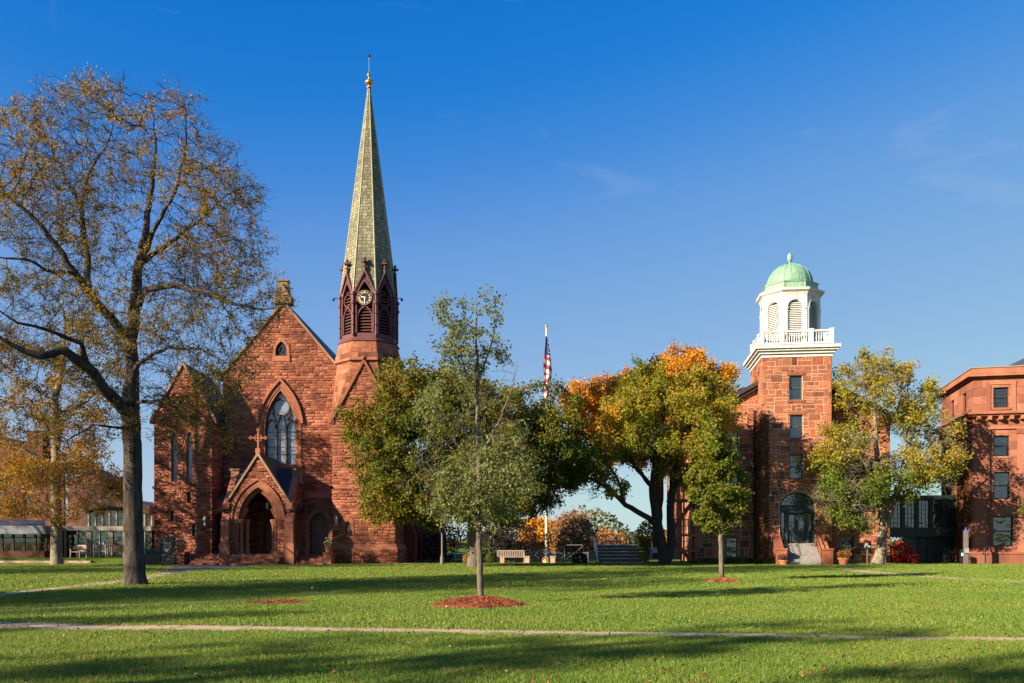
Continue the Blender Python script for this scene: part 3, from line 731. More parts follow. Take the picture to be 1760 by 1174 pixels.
    # ---- spire
    sb = Building(root, M['slate_green'], M['slate_joint'])
    zb, zt2 = 19.0, 34.45; ap0, ap1 = 1.93, .07
    for i in range(8):
        o1, o2 = octa(ap0, zb, c), octa(ap1, zt2, c)
        Fq, pq = tri_frame([o1[i], o1[(i + 1) % 8], o2[(i + 1) % 8], o2[i]])
        g_ = max(abs(pq[0][0]), abs(pq[1][0])) ; mid = (pq[0][0] + pq[1][0]) / 2
        sb.wall('spire_face', Fq, [pq], [[(mid - .62, -.01), (mid + .62, -.01), (mid, 1.45)]], reveal=.02, style='flat', course=.225, wid=(.24, .36), gap=.03, back=.02, proud=(.006, .022))
        m = MB(); m.tube([o1[i] + (o1[i] - Vector((c[0], c[1], zb))).normalized() * .01, o2[i]], [.055, .03], 6); m.build('spire_hip', M['hip_lead'], root)
    sb.finish(0)
    m = MB(); m.lathe((c[0], c[1], 34.4), [(a_, b_ * .68) for a_, b_ in [(.12, -.1), (.2, 0), (.2, .07), (.1, .12), (.09, .28), (.16, .34), (.26, .45), (.3, .6), (.26, .75), (.12, .86), (.08, .95), (.07, 1.2), (.15, 1.28), (.17, 1.37), (.12, 1.46), (.05, 1.52), (.045, 1.7)]], 12)
    m.build('spire_finial', M['gold'], root, smooth=True)
    MB().tube([(c[0], c[1], 35.4), (c[0], c[1], 36.7)], .02, 6).build('spire_rod', M['grey_post'], root)
    MB().ball((c[0], c[1], 36.74), .11, 8).build('rod_ball', M['black'], root)
    # ---- porch, cross gabled
    D = 58.8; F = L.front(D); a0, a1 = -19.3, -14.9; ac = -17.1; ze, za = 3.95, 7.35; fl = .7
    pa = arch_line(-18.40, -15.80, 0.0, 3.0, 5.2, 8)
    B.wall('porch_wall', F, [[(a0, 0), (a1, 0), (a1, ze), (ac, za), (a0, ze)]], [pa], reveal=.6, course=.19)
    ps = MB().band(F, offset_line(pa, .02)[1:-1], offset_line(pa, .4)[1:-1], -.1, .06).build('porch_arch', T, root)
    tp = offset_line(pa, .42)[1:-1]; MB().band(F, tp, offset_line(tp, .12), -.05, .14).build('hood_mould', T, ps)
    MB().band(F, offset_line(pa, -.22)[1:-1], offset_line(pa, 0)[1:-1], -.5, -.2).build('arch_order', T, ps)
    for s in (-1, 1):                         # cusps
        u = -17.1 + s * 1.08; MB().prism(F, ccw([(u, 3.1), (u - s * .34, 3.72), (u - s * .30, 3.85), (u + s * .02, 3.75)]), -.45, -.25).build('arch_cusp', T, ps)
    for u, y in ((-18.26, .18), (-17.98, .55), (-15.94, .18), (-16.22, .55)):
        m = MB(); m.lathe((u, D + y, 0), [(.2, .7), (.2, .84), (.14, .92), (.115, .98), (.11, 2.55), (.14, 2.6), (.12, 2.65), (.2, 2.92), (.23, 2.95), (.23, 3.06), (.1, 3.08)], 12); m.build('porch_column', T, root, smooth=False)
    sideh = arch_line(1.0, 3.1, fl, 2.9, 4.3, 6)
    for nm, Fs, pol in (('right', L.right(a1, D), None), ('left', L.left(a0, D + 4.2), None)):
        B.wall('porch_side', Fs, [[(0, 0), (4.2, 0), (4.2, ze), (2.1, 6.35), (0, ze)]], [sideh], reveal=.5, course=.19)
        MB().band(Fs, sideh[1:-1], offset_line(sideh, .3)[1:-1], -.1, .06).build('porch_arch', T, root)
        m = MB()
        for s in (-1, 1): m.prism(Fs, ccw([(2.1 + s * 2.3, ze - .2), (2.1, 6.35), (2.1, 6.65), (2.1 + s * 2.3, ze + .1)]), -.3, .12)
        m.build('gable_coping', T, root)
        m = MB(); m.prism(Fs, rect(1.75, 2.45, 5.6, 6.5), -.35, .2); m.prism(Fs, rect(1.68, 2.52, 6.5, 6.62), -.42, .27); m.build('gable_cap', M['coping'], root)
        m = MB()
        for s in (-1, 1): m.add([Fs.p(2.1 + s * 2.2, ze + .12, -.3), Fs.p(2.1, 6.56, -.3), Fs.p(2.1, 6.56, -1.75), Fs.p(2.1 + s * 2.2, ze, -.3), Fs.p(2.1, 6.44, -.3), Fs.p(2.1, 6.44, -1.75)], [(0, 1, 2), (5, 4, 3), (0, 2, 5, 3)])
        m.build('porch_roof', M['slate'], root)
        for y in (.75, 3.35): MB().lathe(Fs.p(y, 0, -.2), [(.17, .7), (.17, .84), (.1, .95), (.095, 2.5), (.17, 2.8), (.2, 2.95), (.1, 2.97)], 10).build('porch_column', T, root)
    for s in (-1, 1):
        xe = ac + s * 2.4; ze2 = za - 2.4 * (za - ze) / 2.2
        MB().prism(F, ccw([(xe, ze2), (ac, za), (ac, za + .26), (xe, ze2 + .24)]), -.3, .14).build('gable_coping', M['coping'], root)
        MB().prism(F, ccw([(xe, ze2 + .02), (ac, za + .02), (ac, za + .18), (xe, ze2 + .16)]), -4.3, -.302).build('porch_roof', M['slate'], root)
        # buttress pier at each front corner
        u = a0 + .05 if s < 0 else a1 - .05
        m = MB(); m.prism(F, rect(u - .35, u + .35, 0, 1.35), -.2, .45); m.prism(F, rect(u - .27, u + .27, 1.35, 2.9), -.2, .33)
        m.add([F.p(u - .35, 1.35, .45), F.p(u + .35, 1.35, .45), F.p(u + .27, 1.6, .33), F.p(u - .27, 1.6, .33)], [(0, 1, 2, 3)])
        m.prism(Frame(F.p(u - .27, 0, 0), F.N, (0, 0, 1), -F.U), [(0, 2.9), (.33, 2.9), (0, 3.5)], -.54, 0); m.build('buttress', T, root)
    # cross on the porch
    m = MB(); zc = 7.6
    m.box(L, ac - .16, ac + .16, D - .12, D + .2, zc - .1, zc + .25); m.box(L, ac - .055, ac + .055, D - .05, D + .07, zc + .25, zc + 1.45); m.box(L, ac - .48, ac + .48, D - .04, D + .08, zc + .9, zc + 1.0)
    for u, z in ((-.5, .95), (.5, .95), (0, 1.5)):
        for k2 in range(3):
            an = k2 * math.pi / 2 + (math.pi / 2 if u < 0 else -math.pi / 2 if u > 0 else 0); m.ball((ac + u + .08 * math.cos(an), D + .02, zc + z + .08 * math.sin(an)), .075, 6)
    for q in range(12):
        t1, t2 = q * math.pi / 6, (q + 1) * math.pi / 6; m.bar((ac + .24 * math.cos(t1), D + .02, zc + .95 + .24 * math.sin(t1)), (ac + .24 * math.cos(t2), D + .02, zc + .95 + .24 * math.sin(t2)), .06, .08, up=(0, 1, 0))
    m.build('porch_cross', T, root)
    # inner door
    m = MB(); F3 = L.front(63.0); dm = m.prism(F3, rect(door[0][0], door[-1][0], .7, 3.9), -.4, -.3); d_ = m.build('door', M['wood_door'], root)
    for s in (0, 1):
        MB().prism(F3, rect((-17.3, -16.95)[s], (-17.12, -16.75)[s], 2.05, 2.17), -.3, -.29).build('notice', M['paper'], d_)
    m = MB(); 
    for u in np.linspace(door[0][0] + .1, door[-1][0] - .1, 7): m.bar(F3.p(u, .75, -.29), F3.p(u, 3.4, -.29), .03)
    m.build('door_strap', M['lead'], d_)
    lm = MB(); lm.lathe((-16.9, 60.3, 3.85), [(.03, .5), (.12, .45), (.16, .38), (.13, .36), (.11, 0), (.05, -.08)], 6); lm.bar((-16.9, 60.3, 4.3), (-16.9, 60.3, 5.4), .02); lm.build('lantern', M['metal'], root)
    # ---- low wings beside the porch, each with a doorway
    D = 62.0; F = L.front(D); b0, b1 = a1 - .1, c[0] - h
    dr = arch_line(px(533, D), px(565, D), .7, pz(902, D), pz(881, D), 6)
    B.wall('porch_wing', F, [rect(b0, b1, 0, 4.72)], [dr], course=.19)
    ds = surround(B, F, dr, .3, -.2, .06, T); MB().prism(F, rect(dr[0][0], dr[-1][0], .7, 3.8), -.5, -.42).build('door', M['wood_door'], ds)
    m = MB(); m.add([F.p(b0, 4.72, .12), F.p(b1, 4.72, .12), F.p(b1, 5.2, -1), F.p(b0, 5.2, -1), F.p(b0, 4.62, .12), F.p(b1, 4.62, .12)], [(0, 1, 2, 3), (4, 5, 1, 0)]); m.build('wing_coping', T, root)
    D2 = 61.6; F = L.front(D2); b0, b1 = x1, a0 + .1
    dl = arch_line(px(368, D2), px(386, D2), .7, pz(897, D2), pz(880, D2), 6)
    B.wall('porch_wing', F, [rect(b0, b1, 0, 4.6)], [dl], course=.19)
    ds = surround(B, F, dl, .25, -.2, .06, T, 'door_surround'); MB().prism(F, rect(dl[0][0], dl[-1][0], .7, 3.7), -.9, -.8).build('door', M['wood_door'], ds)
    m = MB(); m.add([F.p(b0, 4.6, .12), F.p(b1, 4.6, .12), F.p(b1, 5.1, -1.4), F.p(b0, 5.1, -1.4), F.p(b0, 4.5, .12), F.p(b1, 4.5, .12)], [(0, 1, 2, 3), (4, 5, 1, 0)]); m.build('wing_coping', M['slate'], root)
    # ---- landing and steps
    MB().box(L, -24.0, -12.6, 59.6, 63, 0.0, .70).build('landing', M['brown_step'], root)
    MB().box(L, -18.9, -15.3, 58.45, 59.6, 0.0, .697).build('landing', M['brown_step'], root)
    for (u0, u1, yf) in ((px(322, 58), px(372, 58), 59.6), (-18.75, -15.45, 58.45), (px(506, 58), px(556, 58), 59.6)):
        for i in range(4):
            MB().box(L, u0, u1, yf - .32 * (4 - i), yf + .003 * i - .32 * (3 - i) + (0.0), 0.0, .14 * (i + 1) - .0).build('step', M['brown_step'], root)
        for u in (u0 + .12, u1 - .12):
            m = MB(); m.tube([(u, yf - 1.35, 0), (u, yf - 1.35, .85), (u, yf - 1.2, .95), (u, yf - .1, 1.55), (u, yf + .1, 1.6), (u, yf + .1, .7)], .034, 6); m.build('handrail', M['rail'], root)
    for u, v in ((px(303, 59), px(320, 59)), (px(558, 59), px(573, 59))):
        m = MB(); m.box(L, u, v, 58.6, 59.6, 0, .72); m.box(L, u - .06, v + .06, 58.54, 59.66, .722, .84); m.build('pedestal', T, root)
    # wall lanterns
    for (x, y, d) in ((352, 898, 61), (578, 897, 61)):
        p = P(x, y, d - .3); m = MB(); m.lathe(p, [(.02, .42), (.06, .34), (.15, .25), (.15, .22), (.12, .2), (.09, -.2), (.04, -.26)], 6); m.bar(p + Vector((0, 0, .3)), p + Vector((0, .3, .3)), .04); m.build('lantern', M['metal'], root)
    B.finish(300)
    return root
chapel()
# ================================================================ south hall: stone tower with white cupola
def sash(B, F, u0, u1, v0, v1, cols=4, rows=2, sill=True, lintel=True, frame=None, trim=None, inset=.16, lower=(1, 1), gl=None):
    """sash window: the frame is the window, its panes, glazing bars, sill and lintel are its pieces"""
    fm = frame or M['sash']; tr = trim or M['hall_trim']; gl = gl or M['glass']
    m = MB(); t = .07
    inner = [(u0 + t, v0 + t), (u0 + t, v1 - t), (u1 - t, v1 - t), (u1 - t, v0 + t)]; outer = [(u0, v0), (u0, v1), (u1, v1), (u1, v0)]
    m.band(F, inner, outer, -inset - .1, -inset + .02, closed=True)
    mid = (v0 + v1) / 2; m.prism(F, rect(u0 + t, u1 - t, mid - .04, mid + .04), -inset - .09, -inset - .005)
    w_ = m.build('window', fm, B.root)
    for a, b, dn in ((mid + .04, v1 - t, .05), (v0 + t, mid - .04, .08)):
        m = MB(); m.add([F.p(u0 + t, a, -inset - dn), F.p(u1 - t, a, -inset - dn), F.p(u1 - t, b, -inset - dn), F.p(u0 + t, b, -inset - dn)], [(0, 1, 2, 3)]); m.build('pane', gl, w_)
    m = MB()
    for (cc, rw, a, b) in ((cols, rows, mid + .04, v1 - t), (lower[0], lower[1], v0 + t, mid - .04)):
        for i in range(1, cc): u = u0 + t + (u1 - u0 - 2 * t) * i / cc; m.prism(F, rect(u - .012, u + .012, a, b), -inset - .07, -inset - .03)
        for i in range(1, rw): v = a + (b - a) * i / rw; m.prism(F, rect(u0 + t, u1 - t, v - .012, v + .012), -inset - .068, -inset - .032)
    if m.f: m.build('glazing_bars', fm, w_)
    if sill: MB().prism(F, rect(u0 - .14, u1 + .14, v0 - .16, v0 - .005), -.2, .08).build('window_sill', tr, w_)
    if lintel: MB().prism(F, rect(u0 - .16, u1 + .16, v1 + .005, v1 + .22), -.2, .05).build('lintel', tr, w_)
    return w_

def tc_(ws): return [q for a, b, c, d in ws for q in (rect(a, b, c, d), rect(a - .15, b + .15, c - .165, c), rect(a - .17, b + .17, d, d + .225))]
def south_hall():
    L = Loc(17.2, 60.0, -7); W = 4.6; TH = 14.3
    root = thing('stone_hall', 'brownstone hall with square tower under a white cupola and green copper dome', 'building', L.p(2.3, 2, 0))
    B = Building(root, M['hall'], M['hall_mortar'])
    F = L.front(0); T = M['hall_trim']
    wins = [(1.80, 2.67, 11.27, 12.94), (1.84, 2.71, 8.62, 10.25), (1.84, 2.74, 5.85, 7.53)]
    da = arch_line(1.18, 3.50, 1.44, 3.95, 4.95, 8)
    kw = dict(style='random', course=.56, wid=(.4, .9), gap=.032, proud=(.006, .03))
    trimcut = tc_(wins) + [offset_line(da, .02)]
    B.wall('tower_wall', F, [rect(0, W, 0, TH)], [rect(*q) for q in wins] + [da], clip_holes=trimcut, **kw)
    B.wall('tower_wall', L.left(0, 5.2), [rect(0, 5.2, 0, TH)], (), **kw)
    B.wall('tower_wall', L.right(W, 0), [rect(0, 5.2, 0, TH)], (), **kw)
    B.wall('tower_wall', Frame(L.p(W, 5.2, 0), -L.u, (0, 0, 1), L.v), [rect(0, W, 10, TH)], (), stones=False)
    for q in wins: sash(B, F, *q)
    for u in (0.0, W):                       # dressed corner strips
        pass
    # ---- doorway
    MB().prism(F, rect(1.18, 3.50, 1.2, 5.1), -.62, -.55).build('door_recess', M['dark_in'], root)
    dm = M['teal']; m = MB(); m.band(F, offset_line(da, -.11), da, -.5, -.12); m.prism(F, rect(1.29, 3.39, 3.62, 3.98), -.5, -.14); m.prism(F, rect(1.22, 3.46, 3.98, 4.08), -.5, -.05); m.prism(F, rect(1.22, 3.46, 3.55, 3.62), -.5, -.1)
    for a, b in ((1.58, 1.72), (2.98, 3.12)): m.prism(F, rect(a, b, 1.44, 3.55), -.5, -.14)
    df = m.build('door_frame', dm, root)
    fan = arch_line(1.3, 3.38, 4.08, 4.09, 4.86, 8); bars_pane(B, F, fan, .3, M['glass'], 'fanlight_pane', df)
    m = MB(); 
    for i in range(1, 8):
        t = math.pi * i / 8; m.bar(F.p(2.34, 4.1, -.27), F.p(2.34 - 1.03 * math.cos(t), 4.1 + .75 * math.sin(t), -.27), .03, .03, up=F.N)
    for rr in (.4, .72):
        for i in range(14):
            t1, t2 = math.pi * i / 14, math.pi * (i + 1) / 14; m.bar(F.p(2.34 - 1.03 * rr * math.cos(t1), 4.1 + .75 * rr * math.sin(t1), -.26), F.p(2.34 - 1.03 * rr * math.cos(t2), 4.1 + .75 * rr * math.sin(t2), -.26), .025, .03, up=F.N)
    m.build('fanlight_bars', dm, df)
    for a, b in ((1.72, 2.345), (2.355, 2.98)):
        m = MB(); m.band(F, [(a + .13, 2.35), (a + .13, 3.4), (b - .13, 3.4), (b - .13, 2.35)], [(a, 2.2), (a, 3.53), (b, 3.53), (b, 2.2)], -.42, -.32, closed=True); m.prism(F, rect(a, b, 1.45, 2.2), -.42, -.33)
        m.prism(F, rect(a + .1, b - .1, 1.6, 2.05), -.33, -.30); d_ = m.build('door', dm, root)
        MB().prism(F, rect(a + .12, b - .12, 2.34, 3.41), -.41, -.39).build('door_pane', M['glass'], d_)
        MB().ball(F.p(2.35 + (-.08 if a < 2 else .08), 2.3, -.29), .035, 6).build('door_knob', M['gold'], d_)
    for a, b in ((1.30, 1.58), (3.12, 3.38)):
        m = MB(); m.prism(F, rect(a, b, 1.44, 2.25), -.46, -.34); s_ = m.build('sidelight', dm, root); MB().prism(F, rect(a + .04, b - .04, 2.25, 3.55), -.44, -.40).build('sidelight_pane', M['glass'], s_)
    # ---- steps, cheek walls and rails
    for i in range(7):
        MB().box(L, 1.22, 3.52, -.32 * (7 - i), -.32 * (6 - i) + .02 if i < 6 else 0.3, 0, .2 * (i + 1) + .0).build('step', M['steps'], root)
    for a, b in ((.66, 1.18), (3.56, 4.1)):
        m = MB(); Fc = Frame(L.p(a, 0, 0), -L.v, (0, 0, 1), -L.u)
        m.prism(Fc, [(0, 0), (1.75, 0), (1.75, .95), (0, 2.15)], -(b - a), 0); m.build('cheek_wall', T, root)
        m = MB(); m.box(L, a - .05, b + .05, -2.35, -1.752, 0, 1.0); m.box(L, a - .09, b + .09, -2.4, -1.7, 1.002, 1.12); m.build('step_pier', T, root)
    for u in (1.35, 3.42):
        m = MB(); m.tube([L.p(u, -2.3, 0), L.p(u, -2.3, 1.05), L.p(u, -.25, 2.42), L.p(u, .0, 2.45)], .03, 6); m.tube([L.p(u, -2.3, .6), L.p(u, -.25, 1.95)], .02, 6); m.tube([L.p(u, -.25, 1.4), L.p(u, -.25, 2.42)], .025, 6); m.build('handrail', M['black'], root)
    # ---- gabled main front behind the tower
    y0 = 2.0; F2 = L.front(y0); xl, xr, xc = -4.4, 9.0, 2.3; zp = 13.85; sl = .545; zl = zp - sl * (xc - xl); zr = zp - sl * (xr - xc)
    lw = [(-2.25, -1.35, 7.7, 9.4), (-2.25, -1.35, 4.9, 6.6), (-2.25, -1.35, 2.6, 4.2), (-2.2, -1.4, .35, 1.85)]
    rw = [(6.5, 7.4, 7.7, 9.4), (6.45, 7.3, 3.0, 4.8), (5.7, 6.6, .35, 1.9)]
    B.wall('wall', F2, [[(xl, 0), (0, 0), (0, zp - sl * xc), (xl, zl)]], [rect(*q) for q in lw], clip_holes=tc_(lw), **kw)
    B.wall('wall', F2, [[(W, 0), (xr, 0), (xr, zr), (W, zp - sl * (W - xc))]], [rect(*q) for q in rw], clip_holes=tc_(rw), **kw)
    for q in lw + rw: sash(B, F2, *q, cols=3, rows=2, lower=(3, 2) if q[0] < 5.6 or q[0] > 6 else (2, 1), frame=M['teal'])
    B.wall('side_wall', L.left(xl, y0 + 26), [rect(0, 26, 0, zl)], [rect(22.5 - 3 * i, 23.5 - 3 * i, z, z + 1.7) for i in range(3) for z in (1.2, 4.4, 7.4)], style='random', course=.72, wid=(.7, 1.3), gap=.034, proud=(.006, .024))
    for i in range(3):
        for z in (1.2, 4.4, 7.4): sash(B, L.left(xl, y0 + 26), 22.5 - 3 * i, 23.5 - 3 * i, z, z + 1.7, cols=3, lower=(3, 2))
    B.wall('side_wall', L.right(xr, y0), [rect(0, 26, 0, zr)], (), stones=False)
    B.wall('rear_wall', Frame(L.p(xr, y0 + 26, 0), -L.u, (0, 0, 1), L.v), [[(0, 0), (xr - xl, 0), (xr - xl, zl), (xr - xc, zp), (0, zr)]], (), stones=False)
    for s in (-1, 1):
        xe = xl - .5 if s < 0 else xr + .5; ze = zp - sl * abs(xe - xc)
        MB().prism(F2, ccw([(xe, ze + .05), (xc, zp + .05), (xc, zp + .35), (xe, ze + .35)]), -26.4, .45).build('roof', M['roofdark'], root)
        MB().prism(F2, ccw([(xe, ze - .18), (xc, zp - .18), (xc, zp + .045), (xe, ze + .045)]), .02, .32).build('rake_moulding', M['roofdark'], root)
    m = MB(); m.tube([L.p(-.25, y0 - .12, .2), L.p(-.25, y0 - .12, 10.9)], .07, 8); m.build('downpipe', M['black'], root)
    m = MB(); m.box(L, xl - .75, xl, y0 - .35, y0 + 26, zl - .3, zl - .05); m.build('eave_gutter', M['roofdark'], root)
    # ---- white cornice, balustrade and cupola
    for i, (pr, a, b) in enumerate(((.06, 14.2, 14.42), (.2, 14.42, 14.6), (.36, 14.6, 14.74), (.5, 14.74, 14.95))):
        MB().box(L, -pr, W + pr, -pr, 5.2 + pr, a, b - .002).build('cornice', M['white'], root)
    MB().box(L, -.52, W + .52, -.52, 5.72, 14.95, 14.99).build('cornice_flashing', M['metal'], root)
    bal_m = MB(); bal_m.lathe((0, 0, 0), [(.035, 0), (.035, .06), (.022, .1), (.042, .25), (.025, .5), (.022, .62), (.035, .66), (.035, .72)], 6); bal_me = bal_m.mesh('baluster', M['white'])
    sides = [(L.p(.0, .0, 0), L.p(W, 0, 0)), (L.p(W, 0, 0), L.p(W, W, 0)), (L.p(W, W, 0), L.p(0, W, 0)), (L.p(0, W, 0), L.p(0, 0, 0))]
    rl = thing  # noqa
    for si, (a, b) in enumerate(sides):
        m = MB(); zz = Vector((0, 0, 1)); m.bar(a + zz * 15.1, b + zz * 15.1, .16, .2); m.bar(a + zz * 15.96, b + zz * 15.96, .18, .12); r_ = m.build('balustrade_rail', M['white'], root)
        for t in (0, .29, .71): 
            p = a.lerp(b, t); Lp = Loc(p.x, p.y, -7); q = MB(); q.box(Lp, -.12, .12, -.12, .12, 15.0, 16.03); q.box(Lp, -.15, .15, -.15, .15, 16.032, 16.1); q.build('balustrade_post', M['white'], r_)
        for t0, t1, k in ((0, .29, 7), (.29, .71, 11), (.71, 1, 7)):
            for j in range(k):
                p = a.lerp(b, t0 + (t1 - t0) * (j + 1) / (k + 1)); place('baluster', bal_me, Matrix.Translation(p + Vector((0, 0, 15.19))), r_)
    cc = L.p(2.3, 2.45, 0); c = (cc.x, cc.y); rot = R(-7); ap = 1.93; fw = 2 * ap * math.tan(math.pi / 8); slat_me = None
    for i in range(8):
        a = rot + math.pi / 4 * i; n = Vector((math.cos(a), math.sin(a), 0)); U = Vector((0, 0, 1)).cross(n)
        Fq = Frame((c[0] + n.x * ap, c[1] + n.y * ap, 0), U, (0, 0, 1), n)
        hole = arch_line(-.47, .47, 15.35, 17.8, 18.27, 7)
        wo = B.wall('cupola_wall', Fq, [rect(-fw / 2, fw / 2, 15.0, 18.75)], [hole], stones=False, mortar=M['white'], reveal=.25, back=.05)
        bars_pane(B, Fq, hole, .28, M['grey_post'], 'louver_backing', wo)
        al = arch_line(-.5, .5, 17.75, 17.8, 18.3, 8); m = MB(); m.band(Fq, al, offset_line(al, .12), .0, .05); m.prism(Fq, rect(-.07, .07, 18.28, 18.5), 0, .08)
        for s in (-1, 1): m.prism(Fq, rect(s * .58 - .12, s * .58 + .12, 17.66, 17.76), 0, .07); m.prism(Fq, rect(s * .6 - .08, s * .6 + .08, 15.0, 17.66), 0, .035)
        m.prism(Fq, rect(-.55, .55, 15.22, 15.34), -.1, .08); m.build('arch_moulding', M['white'], wo)
        if n.y < .35:
            if slat_me is None:
                m = MB(); m.add([(-.46, 0, 0), (.46, 0, 0), (.46, .12, .09), (-.46, .12, .09), (-.46, 0, .022), (.46, 0, .022), (.46, .12, .112), (-.46, .12, .112)], [(3, 2, 1, 0), (4, 5, 6, 7), (0, 1, 5, 4), (1, 2, 6, 5), (2, 3, 7, 6), (3, 0, 4, 7)]); slat_me = m.mesh('louver_slat', M['white'])
            Mt = Matrix((U, -n, Vector((0, 0, 1)))).transposed().to_4x4()
            zz = 15.4
            while zz < 18.15:
                half = .46 if zz < 17.8 else math.sqrt(max(.003, .46 ** 2 - (zz + .06 - 17.8) ** 2))
                Mx = Mt.copy(); Mx.translation = Fq.p(0, zz, -.06); place('louver_slat', slat_me, Mx @ Matrix.Diagonal((half / .46, 1, 1, 1)), wo); zz += .125
    m = MB(); octa_ring(m, [(ap + .02, 18.62), (ap + .06, 18.72), (ap + .1, 18.8), (ap + .26, 18.92), (ap + .28, 19.06), (ap + .1, 19.1), (ap - .1, 19.14)], c, rot); m.build('cupola_cornice', M['white'], root)
    m = MB(); octa_ring(m, [(1.78, 19.12), (1.78, 19.55), (1.84, 19.6), (1.84, 19.66), (1.6, 19.7)], c, rot); m.build('dome_base', M['copper'], root)
    m = MB(); m.lathe((c[0], c[1], 19.68), [(1.6 * math.cos(t), 1.62 * math.sin(t)) for t in np.linspace(0, math.pi / 2 - .06, 14)], 40); dome = m.build('dome', M['copper'], root, smooth=True)
    for i in range(20):
        a = 2 * math.pi * i / 20 + .08; m = MB(); m.tube([(c[0] + 1.605 * math.cos(t) * math.cos(a), c[1] + 1.605 * math.cos(t) * math.sin(a), 19.68 + 1.625 * math.sin(t)) for t in np.linspace(0, 1.5, 12)], .022, 5); m.build('dome_seam', M['copper_seam'], dome)
    m = MB(); m.lathe((c[0], c[1], 21.26), [(.3, 0), (.26, .06), (.1, .1), (.07, .2), (.13, .26), (.17, .36), (.19, .42), (.17, .5), (.19, .54), (.15, .72), (.05, .84)], 12); m.build('dome_finial', M['copper'], root, smooth=False)
    # security camera by the door
    MB().ball(L.p(.55, -.15, 4.75), .09, 8).build('camera_dome', M['white'], root)
    B.finish(300)
    return root, L
HALL, LH = south_hall()

# ---- brown fire escape on the hall's side
def fire_escape():
    L = Loc(px(1152, 61.5), 61.5, -4); bw = M['brownwood']; root = thing('fire_escape', 'brown fire escape stair tower with railed landings beside the stone hall', 'fire escape', L.p(0.9, 0, 0))
    for x in (0, .95, 1.8):
        for y in (0, 1.6): MB().box(L, x - .06, x + .06, y - .06, y + .06, 0, 8.6).build('post', bw, root)
    for k, z in enumerate((1.0, 2.1, 4.55, 7.1)):
        x0, x1 = (0, 1.9) if k else (.4, 1.9)
        m = MB(); m.box(L, x0 - .1, x1 + .1, -.1, 1.7, z - .16, z); o = m.build('landing', bw, root)
        m = MB(); m.bar(L.p(x0, -.05, z + 1.0), L.p(x1, -.05, z + 1.0), .07, .08); m.bar(L.p(x0, -.05, z + .55), L.p(x1, -.05, z + .55), .05); m.build('rail', bw, o)
        for x in np.linspace(x0 + .1, x1 - .1, 10): MB().box(L, x - .015, x + .015, -.06, -.03, z, z + 1.0).build('baluster', bw, o)
    for z0, z1, xa, xb in ((0, 1.0, 1.8, .9), (1.0, 2.1, .9, 0), (2.1, 4.55, .1, 1.8), (4.55, 7.1, 1.8, .1)):
        m = MB(); m.bar(L.p(xa, .8, z0), L.p(xb, .8, z1), .06, .22); m.bar(L.p(xa, 1.5, z0), L.p(xb, 1.5, z1), .06, .22); o = m.build('stringer', bw, root)
        k = int((z1 - z0) / .2)
        for i in range(k): t = (i + .5) / k; x = xa + (xb - xa) * t; z = z0 + (z1 - z0) * t; MB().box(L, x - .13, x + .13, .8, 1.5, z, z + .04).build('tread', bw, o)
fire_escape()
